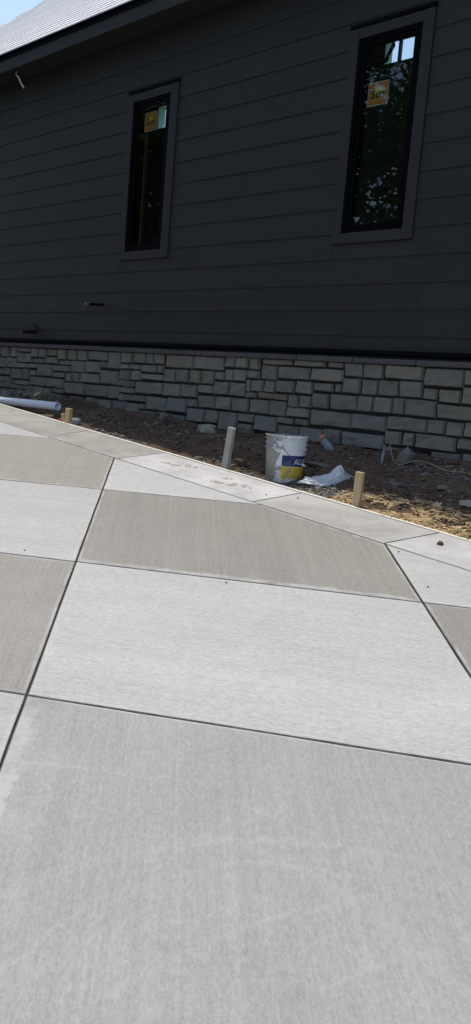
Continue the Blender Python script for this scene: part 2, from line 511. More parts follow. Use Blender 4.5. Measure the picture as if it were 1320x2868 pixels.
# ------------------------------------------------------------------ ground
def grid_mesh(name, xs, ys, fz):
    verts = [(x, y, fz(x, y)) for y in ys for x in xs]
    nx = len(xs)
    faces = [(j * nx + i, j * nx + i + 1, (j + 1) * nx + i + 1, (j + 1) * nx + i) for j in range(len(ys) - 1) for i in range(nx - 1)]
    me = bpy.data.meshes.new(name); me.from_pydata(verts, [], faces)
    for p in me.polygons: p.use_smooth = True
    return me

def spread(lo, hi, n): return [lo + (hi - lo) * i / (n - 1) for i in range(n)]
def far_axis():
    near = spread(-24, 24, 49)
    return [-900, -400, -200, -100, -60, -40, -30] + near + [30, 40, 60, 100, 200, 400, 900]
def ground_z(x, y):
    return max(-1.4, min(1.0, plane_z(max(-13, min(6, x)), max(-12, min(4.4, y))))) - 0.16 + 0.06 * noise.noise(Vector((x * 0.2, y * 0.2, 0)))
tag(link('ground', grid_mesh('ground', far_axis(), far_axis(), ground_z), M['ground']), kind='structure')

xs = spread(-14.0, -9.0, 160) + spread(-8.97, -2.3, 330) + spread(-2.25, 3.0, 90)
ys = spread(4.492, 5.70, 62)
tag(link('soil', grid_mesh('soil', xs, ys, soil_z), M['soil']), kind='structure')

# ------------------------------------------------------------------ driveway
O = Vector((-2.687, 1.639))
INNER_Y = 4.022
drive = empty('driveway'); tag(drive, kind='structure')
# bed under the slabs: seen only at the bottom of the joints
bm = bmesh.new()
c = [(-12.5, -5.5), (3.0, -5.5), (3.0, EDGE_Y - 0.005), (-12.5, EDGE_Y - 0.005)]
top = [bm.verts.new((x, y, plane_z(x, y) - 0.018)) for x, y in c]
bot = [bm.verts.new((x, y, plane_z(x, y) - 0.14)) for x, y in c]
bm.faces.new(top); bm.faces.new(bot[::-1])
for i in range(4): bm.faces.new((top[i], bot[i], bot[(i + 1) % 4], top[(i + 1) % 4]))
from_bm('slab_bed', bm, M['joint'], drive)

def clip(poly, axis, lim, keep_less):
    out = []
    for i in range(len(poly)):
        a, b2 = poly[i], poly[(i + 1) % len(poly)]
        ia = (a[axis] <= lim) == keep_less; ib = (b2[axis] <= lim) == keep_less
        if ia: out.append(a)
        if ia != ib:
            t = (lim - a[axis]) / (b2[axis] - a[axis])
            out.append(a.lerp(b2, t))
    return out

def inset_poly(poly, d):
    n = len(poly)
    area = sum(poly[i].x * poly[(i + 1) % n].y - poly[(i + 1) % n].x * poly[i].y for i in range(n))
    s = 1 if area > 0 else -1
    out = []
    for i in range(n):
        p0, p1, p2 = poly[i - 1], poly[i], poly[(i + 1) % n]
        e1 = (p1 - p0).normalized(); e2 = (p2 - p1).normalized()
        n1 = Vector((-e1.y, e1.x)) * s; n2 = Vector((-e2.y, e2.x)) * s
        k = 1 + n1.dot(n2)
        out.append(p1 + (n1 + n2) * (d / max(k, 0.25)))
    return out

def slab(poly, mat, tint, seed, boost=None, base_rim=.62):
    boost = boost or {}
    # rounded tooled edge; rings: bottom, shoulder, lip, rim band, field
    n = len(poly)
    if n < 3: return
    bm = bmesh.new()
    lay = bm.verts.layers.float.new('rim')
    rings = []
    # densify edges so joints wander a little
    dense = []
    for i in range(n):
        a, b2 = poly[i], poly[(i + 1) % n]
        L = (b2 - a).length; k = max(1, int(L / 0.045))
        nrm = Vector((-(b2 - a).y, (b2 - a).x)).normalized()
        for j in range(k):
            dense.append((a.lerp(b2, j / k), i, j / k, nrm if 0 < j else None))
    def ring(d, dz, rim, w=0.0, bo=0.0):
        ip = inset_poly(poly, d)
        r = []
        for (p, i, t, nrm) in dense:
            q = ip[i].lerp(ip[(i + 1) % n], t)
            if nrm is not None and w:
                q = q + nrm * w * noise.noise(Vector((q.x * 5, q.y * 5, seed)))
            v = bm.verts.new((q.x, q.y, plane_z(q.x, q.y) + dz)); v[lay] = rim + (boost.get(i, 0) * bo if 0.02 < t or i in boost else 0)
            r.append(v)
        return r
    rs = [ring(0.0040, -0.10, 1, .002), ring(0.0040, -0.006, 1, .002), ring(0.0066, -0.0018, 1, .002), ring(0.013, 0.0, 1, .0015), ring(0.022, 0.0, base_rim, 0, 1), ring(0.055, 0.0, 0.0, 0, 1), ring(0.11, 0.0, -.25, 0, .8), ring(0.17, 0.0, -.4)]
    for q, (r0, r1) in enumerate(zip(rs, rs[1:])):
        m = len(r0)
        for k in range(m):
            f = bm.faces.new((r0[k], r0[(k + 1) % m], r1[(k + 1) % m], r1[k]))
            if q < 2: f.material_index = q + 1              # groove shade and grit painted dark on cut and lip
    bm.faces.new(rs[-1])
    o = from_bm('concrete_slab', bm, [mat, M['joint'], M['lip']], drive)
    o.color = (*tint, 1)
    return o

BOOST = {(0, -1): {3: .58}, (0, 1): {0: .45, 2: .30}, (-1, 0): {2: .2}}
TINT = {(0, -1): (1.20, 1.23, 1.27), (0, 1): (0.98, 0.97, 0.96), (-1, 0): (1.08, 1.07, 1.06), (-1, 2): (1.12, 1.10, 1.07), (1, 0): (0.96, 0.95, 0.94),
        (0, 0): (1.0, 1.0, 1.0), (-1, 1): (0.96, 0.965, 0.96), (1, 1): (0.99, 0.99, 1.0), (-1, -1): (0.92, 0.92, 0.92), (0, 2): (1.05, 1.05, 1.05)}
rnd = random.Random(4)
for i in range(-6, 6):
    for t in range(-4, 7):
        p = [O + DT * i + DL * t, O + DT * (i + 1) + DL * t, O + DT * (i + 1) + DL * (t + 1), O + DT * i + DL * (t + 1)]
        if t == -1: p[0] = p[0] - DL * 0.12; p[1] = p[1] - DL * 0.12      # the near row is a little longer
        if t == -2: p[2] = p[2] - DL * 0.12; p[3] = p[3] - DL * 0.12
        for ax, lim, less in ((1, INNER_Y, True), (0, -12.4, False), (0, 2.9, True), (1, -5.4, False)):
            p = clip(p, ax, lim, less) if len(p) >= 3 else p
        if len(p) < 3: continue
        ar = abs(sum(p[k].x * p[k - 1].y - p[k - 1].x * p[k].y for k in range(len(p)))) / 2
        if ar < 0.02: continue
        white = (i + t) % 2 == 0
        f = rnd.uniform(0.95, 1.05)
        slab(p, M['white_slab'] if white else M['grey_slab'], TINT.get((i, t), (f, f, f)), i * 13 + t, BOOST.get((i, t)), .62 if white else .42)
BJ = [(-12.4, -12.4), (-11.0, -11.0), (-9.55, -9.53), (-8.0, -7.98), (-6.473, -6.50), (-5.488, -5.43), (-4.007, -3.96), (-2.951, -2.868), (-1.5, -1.42), (-0.1, -0.02), (1.4, 1.45), (2.9, 2.9)]
BT = [(1.0, .99, .96), (1, 1, 1), (.98, .97, .95), (.90, .88, .85), (.93, .91, .88), (1.38, 1.38, 1.42), (1.12, 1.11, 1.1), (1.30, 1.30, 1.32), (1.1, 1.1, 1.1), (1, 1, 1), (1.2, 1.2, 1.2)]
for k in range(len(BJ) - 1):
    (a0, a1), (b0, b1) = BJ[k], BJ[k + 1]
    slab([Vector((a0, INNER_Y)), Vector((b0, INNER_Y)), Vector((b1, EDGE_Y)), Vector((a1, EDGE_Y))], M['band_slab'], BT[k], 50 + k)

# ------------------------------------------------------------------ house
house = empty('house', (-7.0, 5.71, 1.2))
tag(house, 'dark charcoal lap sided house with two tall windows above a grey stone base', 'house')
def hp(o):                                  # parent keeping world coordinates
    o.parent = house
    o.matrix_parent_inverse = Matrix.Translation((7.0, -5.71, -1.2))
    return o
XL, XR = -15.0, 1.5
ZS = 2.069; EXP = 0.2032
SOFFIT = 5.005
WIN = [(-7.949, -7.149), (-5.011, -4.216)]
TR_Z0, TR_Z1 = 2.80, 4.452
# siding boards: each course a run of planks, cut round the windows
rnd = random.Random(11)
rows = [(1.955, ZS)] + [(ZS + EXP * j, min(ZS + EXP * (j + 1), SOFFIT)) for j in range(15) if ZS + EXP * j < SOFFIT - 0.01]
SEAM = {0: -4.95, 1: -9.0, 2: -4.1, 5: -9.4, 8: -6.2, 9: -9.6}
for j, (z0, z1) in enumerate(rows):
    runs = [(XL, XR)]
    if z1 > TR_Z0 + 0.01 and z0 < TR_Z1 + 0.03 and not (z0 > TR_Z1 - 0.02):
        runs = [(XL, WIN[0][0] - 0.002), (WIN[0][1] + 0.002, WIN[1][0] - 0.002), (WIN[1][1] + 0.002, XR)]
    spans = [(a, b2, z0, z1) for a, b2 in runs]
    if len(runs) > 1:
        for (wa, wb) in WIN:
            if z0 < TR_Z0 - .01: spans.append((wa - .002, wb + .002, z0, TR_Z0 - .0135))
            if z1 > TR_Z1 + .05: spans.append((wa - .002, wb + .002, TR_Z1 + .034, z1))
    for (a, b2, z0, z1) in spans:
        cuts = [a]
        x = SEAM.get(j, -12.2 + (j * 1.37) % 3.6)
        while x > XL + 3.66: x -= 3.66
        while x < b2:
            if x > a + 0.4 and x < b2 - 0.4: cuts.append(x)
            x += 3.66
        cuts.append(b2)
        for c0, c1 in zip(cuts, cuts[1:]):
            bm = bmesh.new()
            lo, hi = z0 + 0.001, z1 + 0.012
            yb, yt = 5.6968 + rnd.uniform(-.0006, .0006), 5.7045
            prof = [(yb, lo), (yb + 0.008, lo), (5.712, hi), (yt, hi)]
            va = [bm.verts.new((c0 + 0.0008, y, z)) for y, z in prof]; vb = [bm.verts.new((c1 - 0.0008, y, z)) for y, z in prof]
            for k in range(4): bm.faces.new((va[k], va[(k + 1) % 4], vb[(k + 1) % 4], vb[k]))
            bm.faces.new(va[::-1]); bm.faces.new(vb)
            hp(from_bm('siding_board', bm, M['siding']))
# sheathing behind the boards, with the window holes
OPEN = [(-7.868, -7.265), (-4.925, -4.314)]
OZ0, OZ1 = 2.884, 4.373
def holed_wall(name, y0, y1, z0, z1, holes, mat):
    bm = bmesh.new()
    x = XL
    for (a, b2, c0, c1) in holes:
        box_bm(bm, x, a, y0, y1, z0, z1)
        box_bm(bm, a, b2, y0, y1, z0, c0); box_bm(bm, a, b2, y0, y1, c1, z1)
        x = b2
    box_bm(bm, x, XR, y0, y1, z0, z1)
    return hp(from_bm(name, bm, mat))
holed_wall('front_wall', 5.713, 5.86, 0.6, SOFFIT + 0.2, [(a, b2, OZ0, OZ1) for a, b2 in OPEN], M['mortar'])
holed_wall('back_wall', 9.71, 9.86, 0.6, 8.95, [(-12.70, -12.30, 5.80, 6.15), (-11.5, -9.1, 2.05, 5.4), (-7.93, -7.44, 5.93, 6.60)], M['interior'])  # middle opening is unseen, added to let light into the room
hp(box('mullion', -7.735, -7.708, 9.73, 9.78, 5.93, 6.60, M['trim']))
hp(box('end_wall', XL - 0.15, XL, 5.70, 9.86, 0.6, 5.2, M['siding']))
hp(box('end_wall', XR, XR + 0.15, 5.70, 9.86, 0.6, 5.2, M['siding']))
for xx in (XL - 0.151, XR + 0.001):
    bm = bmesh.new()
    v = [bm.verts.new((x, y, z)) for x in (xx, xx + 0.15) for y, z in ((5.72, 5.2), (9.86, 5.2), (9.86, 8.90))]
    bm.faces.new(v[:3]); bm.faces.new(v[3:][::-1])
    for k in range(3): bm.faces.new((v[k], v[(k + 1) % 3], v[3 + (k + 1) % 3], v[3 + k]))
    hp(from_bm('gable_end', bm, M['siding']))
hp(box('interior_floor', XL, XR, 5.87, 9.70, 1.9, 2.0, M['stud']))
# eave
EY = 5.405
hp(box('soffit', XL - 0.3, XR + 0.3, EY + 0.022, 5.690, SOFFIT, SOFFIT + 0.015, M['trim']))
hp(box('fascia_board', XL - 0.3, XR + 0.3, EY, EY + 0.02, SOFFIT - 0.012, SOFFIT + 0.135, M['trim']))
hp(box('drip_edge', XL - 0.31, XR + 0.31, EY - 0.014, EY - 0.002, SOFFIT + 0.118, SOFFIT + 0.150, M['metal_dark']))
SL = math.tan(R(40))
roof = None
bm = bmesh.new()
y0, z0, y1 = EY - 0.03, SOFFIT + 0.152, 9.95
z1 = z0 + (y1 - y0) * SL
vv = [bm.verts.new((x, y, z + d)) for x in (XL - 0.35, XR + 0.35) for (y, z) in ((y0, z0), (y1, z1)) for d in (0, 0.02)]
for f in ((0, 1, 3, 2), (4, 6, 7, 5), (0, 4, 5, 1), (2, 3, 7, 6), (0, 2, 6, 4), (1, 5, 7, 3)): bm.faces.new([vv[i] for i in f])
roof = hp(from_bm('roof', bm, M['metal_dark']))
bm = bmesh.new()
nrow = 33
for k in range(nrow):                                  # lapped shingle courses
    ya = y0 - 0.01 + k * 0.142; yb = ya + 0.16
    za = z0 + (ya - y0) * SL + 0.034; zb = z0 + (yb - y0) * SL + 0.026
    x = XL - 0.36 - (k % 3) * 0.11
    while x < XR + 0.36:
        w = 0.33
        lift = rnd.uniform(0, 0.003)
        v = [bm.verts.new(p) for p in ((x + .002, ya, za + lift), (x + w - .002, ya, za + lift), (x + w - .002, yb, zb), (x + .002, yb, zb),
                                       (x + .002, ya, za - .012), (x + w - .002, ya, za - .012))]
        bm.faces.new(v[:4]); bm.faces.new((v[0], v[4], v[5], v[1]))
        x += w
sh = from_bm('shingles', bm, M['shingle']); sh.parent = roof; tag(sh, kind='stuff')
# ---- windows
def text_mesh(txt, size, bold=0.0):
    cu = bpy.data.curves.new('txt', 'FONT'); cu.body = txt; cu.size = size; cu.offset = bold
    cu.align_x = 'CENTER'; cu.align_y = 'CENTER'; cu.resolution_u = 3
    to = bpy.data.objects.new('txt', cu); COL.objects.link(to)
    bpy.context.view_layer.update()
    dg = bpy.context.evaluated_depsgraph_get()
    me = bpy.data.meshes.new_from_object(to.evaluated_get(dg))
    vs = [v.co.copy() for v in me.vertices]; fs = [tuple(p.vertices) for p in me.polygons]
    bpy.data.objects.remove(to); bpy.data.curves.remove(cu); bpy.data.meshes.remove(me)
    return vs, fs

def sticker(parent, x0, x1, z0, z1, y):
    # white bordered paper with an orange field, golden sunburst and the word Sun
    bm = bmesh.new()
    w, h = x1 - x0, z1 - z0; cx, cz = (x0 + x1) / 2, (z0 + z1) / 2
    def quad(a, b2, c0, c1, yy, mi):
        f = bm.faces.new([bm.verts.new(p) for p in ((a, yy, c0), (b2, yy, c0), (b2, yy, c1), (a, yy, c1))]); f.material_index = mi
    quad(x0, x1, z0, z1, y, 0)
    quad(x0 + .007, x1 - .007, z0 + .007, z1 - .007, y - .0006, 1)
    for k in range(26):
        a = 2 * math.pi * k / 26; da = 0.075
        ro = 0.088 if k % 2 else 0.072
        f = bm.faces.new([bm.verts.new((cx + math.cos(q) * r, y - .0012, cz + 0.004 + math.sin(q) * r)) for q, r in ((a - da, .028), (a, ro), (a + da, .028))]); f.material_index = 2
    f = bm.faces.new([bm.verts.new((cx + math.cos(2 * math.pi * k / 24) * .046, y - .0017, cz + .006 + math.sin(2 * math.pi * k / 24) * .040)) for k in range(24)]); f.material_index = 2
    vs, fs = text_mesh('Sun', 0.088, 0.0022)
    nv = [bm.verts.new((cx + p.x, y - .0022, cz + p.y - .004)) for p in vs]
    for q in fs:
        f = bm.faces.new([nv[i] for i in q]); f.material_index = 3
    for f in bm.faces:
        f.normal_update()
        if f.normal.y > 0: f.normal_flip()
    me = bpy.data.meshes.new('sticker'); bm.to_mesh(me); bm.free()
    o = link('sticker', me, [M['ink_white'], M['sun_field'], M['sun_ray'], M['ink_black']])
    o.parent = parent; o['label'] = 'square orange and gold sunburst sticker reading Sun'
    return o

for (wx0, wx1), (ox0, ox1), st, kind in ((WIN[0], OPEN[0], (-7.70, -7.50, 4.065, 4.247), 0), (WIN[1], OPEN[1], (-4.806, -4.604, 3.847, 4.025), 1)):
    win = hp(empty('window'))
    win['label'] = 'tall narrow black framed window, ' + ('the farther one, under a dark head flashing' if kind == 0 else 'the nearer one, reflecting trees')
    ch = lambda o: setattr(o, 'parent', win)
    yf, yb = 5.685, 5.7125
    cut = ox1 + 0.002
    ch(box('trim_board', wx0, ox0, yf, yb, TR_Z0 + .001, TR_Z1, M['trim'], None, .002))
    ch(box('trim_board', ox1, wx1, yf, yb, TR_Z0 + .001, TR_Z1, M['trim'], None, .002))
    ch(box('trim_board', ox0 + .001, ox1 - .001, yf + .0015, yb, OZ1, TR_Z1 - .001, M['trim'], None, .002))
    ch(box('trim_board', ox0 + .001, ox1 - .001, yf + .0015, yb, TR_Z0, OZ0, M['trim'], None, .002))
    ch(box('head_flashing', wx0 - .004, wx1 + .004, yf - .006, 5.703, TR_Z1 + .003, TR_Z1 + .032, M['metal_dark'], None))
    fy0, fy1 = 5.697, 5.76
    bm = bmesh.new()
    for (a, b2, c0, c1) in ((ox0 + .001, ox0 + .04, OZ0 + .001, OZ1 - .001), (ox1 - .04, ox1 - .001, OZ0 + .001, OZ1 - .001), (ox0 + .041, ox1 - .041, OZ0 + .001, OZ0 + .035), (ox0 + .041, ox1 - .041, OZ1 - .035, OZ1 - .001)):
        box_bm(bm, a, b2, fy0, fy1, c0, c1, .002)
    ch(from_bm('frame', bm, M['frame']))
    gx0, gx1, gz0, gz1 = ox0 + .079, ox1 - .079, 2.952, 4.305
    bm = bmesh.new()
    for (a, b2, c0, c1) in ((ox0 + .041, gx0, OZ0 + .036, OZ1 - .036), (gx1, ox1 - .041, OZ0 + .036, OZ1 - .036), (gx0 + .001, gx1 - .001, OZ0 + .036, gz0), (gx0 + .001, gx1 - .001, gz1, OZ1 - .036)):
        box_bm(bm, a, b2, fy0 + .007, fy1 - .006, c0, c1, .002)
    ch(from_bm('sash', bm, M['frame']))
    bm = bmesh.new()
    bm.faces.new([bm.verts.new(p) for p in ((gx0, 5.714, gz0), (gx1, 5.714, gz0), (gx1, 5.714, gz1), (gx0, 5.714, gz1))])
    ch(from_bm('pane', bm, M['glass']))
    sticker(win, *st, 5.722)
    if kind == 0:
        ch(box('interior_jamb', ox0 + .092, ox0 + .108, 5.80, 5.83, OZ0 + .02, OZ1 - .15, M['stud']))
coil = []
bm = bmesh.new()
for q in range(6):
    c0 = Vector((-4.97 - 0.012 * q, 6.0 + 0.03 * q, 4.40 + 0.01 * q))
    tube_bm(bm, [c0 + Vector((math.cos(a) * (.13 - .008 * q), 0.02 * math.sin(3 * a), math.sin(a) * (.13 - .008 * q))) for a in [2 * math.pi * k / 28 for k in range(29)]], .006, 6)
tag(from_bm('tubing_coil', bm, M['blue_cable'], None, True), 'coil of thin blue tubing hanging behind the top of the nearer window', 'tubing')

# ---- stone base
stone_base = hp(box('stone_base', XL, XR, 5.651, 5.712, 0.7, 1.905, M['mortar']))
def flush(o):
    o.parent = stone_base
    return o
STONES = [   # left, top, right, bottom of each block on the wall (metres)
    (-10.260,1.841,-10.045,1.724), (-10.031,1.843,-9.867,1.727), (-9.860,1.839,-9.530,1.801), (-9.858,1.778,-9.681,1.673), (-9.681,1.778,-9.508,1.678),
    (-9.519,1.843,-9.345,1.744), (-9.336,1.840,-9.201,1.748), (-9.197,1.837,-8.941,1.771), (-9.493,1.723,-9.199,1.682), (-9.185,1.746,-8.937,1.682),
    (-8.944,1.842,-8.763,1.736), (-8.742,1.843,-8.544,1.737), (-10.379,1.707,-10.124,1.596), (-10.129,1.711,-9.862,1.602), (-9.858,1.652,-9.625,1.609),
    (-9.619,1.655,-9.368,1.612), (-9.363,1.659,-9.034,1.532), (-9.031,1.659,-8.667,1.602), (-8.921,1.717,-8.669,1.681), (-8.656,1.721,-8.378,1.607),
    (-10.367,1.573,-10.138,1.505), (-10.135,1.579,-9.979,1.509), (-9.975,1.582,-9.695,1.470), (-9.697,1.589,-9.527,1.475), (-9.522,1.582,-9.379,1.527),
    (-9.023,1.580,-8.780,1.532), (-8.779,1.585,-8.633,1.496), (-8.625,1.590,-8.467,1.496), (-10.358,1.478,-9.976,1.352), (-9.980,1.451,-9.886,1.410),
    (-9.882,1.448,-9.525,1.408), (-9.525,1.508,-9.149,1.418), (-9.155,1.506,-8.780,1.413), (-9.993,1.392,-9.620,1.350), (-8.774,1.476,-8.354,1.363),
    (-10.344,1.320,-10.192,1.264), (-10.190,1.327,-9.825,1.280), (-9.823,1.333,-9.625,1.285), (-9.614,1.392,-9.414,1.286), (-9.420,1.390,-9.224,1.290),
    (-9.225,1.387,-9.030,1.289), (-9.022,1.394,-8.787,1.356), (-9.036,1.335,-8.835,1.288), (-8.652,1.328,-8.396,1.305), (-8.543,1.843,-8.350,1.741),
    (-8.338,1.841,-7.967,1.753), (-7.958,1.844,-7.717,1.675), (-7.715,1.844,-7.524,1.744), (-7.517,1.844,-7.306,1.751), (-7.309,1.844,-7.166,1.751),
    (-7.172,1.843,-7.009,1.754), (-8.373,1.726,-8.094,1.617), (-8.088,1.732,-7.964,1.672), (-7.707,1.722,-7.572,1.682), (-7.570,1.723,-7.374,1.685),
    (-7.361,1.727,-7.110,1.663), (-7.108,1.733,-6.999,1.665), (-8.507,1.594,-8.472,1.500), (-8.459,1.593,-8.099,1.505), (-8.100,1.639,-7.750,1.507),
    (-7.746,1.660,-7.542,1.568), (-7.532,1.665,-7.365,1.574), (-7.360,1.637,-6.989,1.590), (-7.759,1.554,-7.534,1.498), (-7.533,1.555,-7.455,1.504),
    (-7.711,1.481,-7.450,1.435), (-7.451,1.553,-7.179,1.446), (-7.187,1.558,-6.996,1.454), (-8.496,1.483,-8.363,1.361), (-8.364,1.478,-7.907,1.367),
    (-7.912,1.482,-7.714,1.363), (-7.717,1.416,-7.616,1.354), (-7.617,1.410,-7.250,1.361), (-8.332,1.333,-8.129,1.276), (-8.129,1.327,-7.852,1.249),
    (-7.846,1.334,-7.567,1.252), (-7.570,1.326,-7.356,1.249), (-7.357,1.332,-7.249,1.288), (-7.252,1.416,-6.915,1.294), (-7.338,1.269,-7.088,1.241),
    (-6.998,1.842,-6.557,1.727), (-6.553,1.841,-6.125,1.730), (-6.122,1.848,-5.970,1.761), (-5.971,1.849,-5.813,1.762), (-6.995,1.700,-6.808,1.587),
    (-6.813,1.702,-6.605,1.591), (-6.604,1.708,-6.425,1.592), (-6.426,1.709,-6.243,1.595), (-6.246,1.706,-6.107,1.640), (-6.109,1.734,-5.981,1.642),
    (-5.989,1.737,-5.825,1.647), (-7.002,1.561,-6.718,1.450), (-6.723,1.566,-6.468,1.457), (-6.471,1.574,-6.241,1.508), (-6.248,1.618,-6.027,1.508),
    (-6.034,1.618,-5.816,1.507), (-6.913,1.426,-6.617,1.303), (-6.623,1.431,-6.468,1.367), (-6.469,1.478,-6.195,1.373), (-6.200,1.481,-5.984,1.375),
    (-5.981,1.482,-5.762,1.372), (-6.611,1.344,-6.333,1.231), (-6.343,1.346,-6.149,1.238), (-6.149,1.345,-5.886,1.182), (-6.418,1.201,-6.237,1.152),
    (-7.085,1.269,-6.844,1.232), (-6.841,1.262,-6.618,1.222), (-5.807,1.848,-5.656,1.756), (-5.642,1.844,-5.269,1.808), (-5.254,1.846,-4.898,1.808),
    (-5.647,1.790,-5.431,1.677), (-5.435,1.788,-5.063,1.695), (-5.066,1.789,-4.696,1.699), (-5.819,1.737,-5.650,1.679), (-5.815,1.654,-5.752,1.558),
    (-5.760,1.655,-5.598,1.563), (-5.592,1.657,-5.435,1.567), (-5.439,1.666,-5.222,1.577), (-5.224,1.671,-5.008,1.580), (-5.005,1.669,-4.792,1.613),
    (-5.812,1.543,-5.669,1.504), (-5.663,1.552,-5.297,1.509), (-5.297,1.554,-5.161,1.462), (-5.166,1.555,-5.009,1.465), (-5.014,1.583,-4.823,1.474),
    (-5.766,1.485,-5.500,1.373), (-5.508,1.489,-5.297,1.370), (-5.299,1.447,-5.021,1.380), (-5.025,1.443,-4.564,1.331), (-5.893,1.349,-5.679,1.283),
    (-5.681,1.345,-5.388,1.225), (-5.397,1.355,-5.199,1.313), (-5.196,1.354,-5.019,1.317), (-5.887,1.256,-5.682,1.172), (-5.394,1.288,-5.117,1.213),
    (-5.118,1.290,-4.851,1.186), (-4.881,1.844,-4.703,1.812), (-4.698,1.843,-4.492,1.747), (-4.497,1.843,-4.294,1.745), (-4.290,1.844,-3.924,1.751),
    (-4.787,1.673,-4.702,1.617), (-4.704,1.721,-4.511,1.613), (-4.515,1.723,-4.333,1.615), (-4.343,1.725,-4.130,1.618), (-4.825,1.585,-4.527,1.479),
    (-4.536,1.589,-4.361,1.480), (-4.367,1.593,-4.178,1.484), (-4.578,1.446,-4.214,1.339), (-4.223,1.457,-3.843,1.366), (-4.857,1.300,-4.657,1.193),
    (-4.660,1.297,-4.220,1.199), (-4.232,1.344,-4.068,1.250), (-4.211,1.222,-4.106,1.183), (-4.138,1.730,-3.921,1.620), (-3.921,1.687,-3.786,1.617),
    (-3.787,1.684,-3.587,1.602), (-3.593,1.712,-3.437,1.601), (-3.931,1.836,-3.572,1.714), (-3.586,1.836,-3.377,1.739), (-4.186,1.596,-4.062,1.484),
    (-4.073,1.597,-3.782,1.483), (-3.792,1.575,-3.395,1.487), (-3.851,1.459,-3.690,1.367), (-3.695,1.455,-3.532,1.364), (-3.540,1.459,-3.374,1.370),
    (-4.062,1.341,-3.946,1.253), (-3.952,1.346,-3.581,1.251), (-3.589,1.342,-3.361,1.277), (-3.801,1.227,-3.528,1.185), (-3.529,1.238,-3.408,1.189),
    (-4.140,1.219,-3.957,1.190),
]
rnd = random.Random(7)
def stone_block(x0, z1, x1, z0, yface, depth, sd):
    w, h = x1 - x0, z1 - z0
    nx = 3 if w < .22 else 4; nz = 2 if h < .08 else 3
    bm = bmesh.new()
    us = [0, .07 if w < .15 else .035] + [k / nx for k in range(1, nx)] + [.93 if w < .15 else .965, 1]
    vs_ = [0, .11 if h < .08 else .065] + [k / nz for k in range(1, nz)] + [.89 if h < .08 else .935, 1]
    tilt = rnd.uniform(-.006, .006); tz = rnd.uniform(-.006, .006)
    pr = rnd.uniform(0, .012)
    g = []
    for j, vv_ in enumerate(vs_):
        row = []
        for i, uu in enumerate(us):
            x = x0 + uu * w; z = z0 + vv_ * h
            ed = i in (0, len(us) - 1) or j in (0, len(vs_) - 1)
            p = Vector((x * 7, z * 7, sd * 1.3))
            wob = .005
            x += wob * noise.noise(p + Vector((0, 0, 4))); z += wob * noise.noise(p + Vector((0, 0, 9)))
            if ed: y = yface + .015
            else:
                y = yface - pr + tilt * (uu - .5) * 2 + tz * (vv_ - .5) * 2 - .013 * noise.noise(p * 1.4) - .014 * abs(noise.noise(p * 3.1))
            row.append(bm.verts.new((x, y, z)))
        g.append(row)
    for j in range(len(g) - 1):
        for i in range(len(us) - 1): bm.faces.new((g[j][i], g[j][i + 1], g[j + 1][i + 1], g[j + 1][i]))
    # return to the mortar
    border = g[0] + [r[-1] for r in g[1:]] + g[-1][-2::-1] + [r[0] for r in g[-2:0:-1]]
    back = [bm.verts.new((v.co.x, yface + depth, v.co.z)) for v in border]
    n = len(border)
    for k in range(n): bm.faces.new((border[k], back[k], back[(k + 1) % n], border[(k + 1) % n]))
    return bm
def add_stone(s, sd):
    x0, z1, x1, z0 = s
    gx, gz = -.0112, .0055
    flush(from_bm('stone', stone_block(x0 - gx, z1 + gz, x1 + gx, z0 - gz, 5.630, .026, sd), M['stone']))
for k, s in enumerate(STONES): add_stone(s, k)
def fill(xa, xb, sd):
    z = 1.845
    k = 0
    while z > 1.10:
        h = rnd.choice((.10, .115, .13, .15)); x = xa
        near = [q for q in STONES if q[1] > z - h + .02 and q[3] < z - .02]
        xe = xb
        if xa > -4 and near: x = max(q[2] for q in near)
        if xa < -10 and near: xe = min(q[0] for q in near)
        while x < xe - .04:
            w = min(rnd.uniform(.16, .44), xe - x)
            if xe - x - w < .07: w = xe - x
            if w > .25 and rnd.random() < .25:
                add_stone((x + .008, z - .004, x + w - .008, z - h * .5 + .006), sd + k); k += 1
                add_stone((x + .008, z - h * .5 - .006, x + w - .008, z - h + .008), sd + k)
            else: add_stone((x + .008, z - .004, x + w - .008, z - h + .008), sd + k)
            x += w; k += 1
        z -= h
fill(-3.36, XR, 300); fill(-14.0, -10.39, 500)
x = -10.082 - 0.609 * 8
k = 0
while x < XR:
    bm = bmesh.new(); box_bm(bm, x + .004, min(x + .605, XR), 5.600 + rnd.uniform(-.004, .004), 5.70, 1.850, 1.892 + rnd.uniform(-.002, .002), .005)
    bmesh.ops.subdivide_edges(bm, edges=[e for e in bm.edges if e.calc_length() > .3], cuts=5)
    for v in bm.verts:
        v.co.y += .006 * noise.noise(v.co * 9); v.co.z += .003 * noise.noise(v.co * 12 + Vector((3, 3, 3)))
    flush(from_bm('cap_stone', bm, M['cap'])); x += .609
hp(box('starter_flashing', XL, XR, 5.640, 5.706, 1.925, 1.957, M['metal_dark'], None, .002))
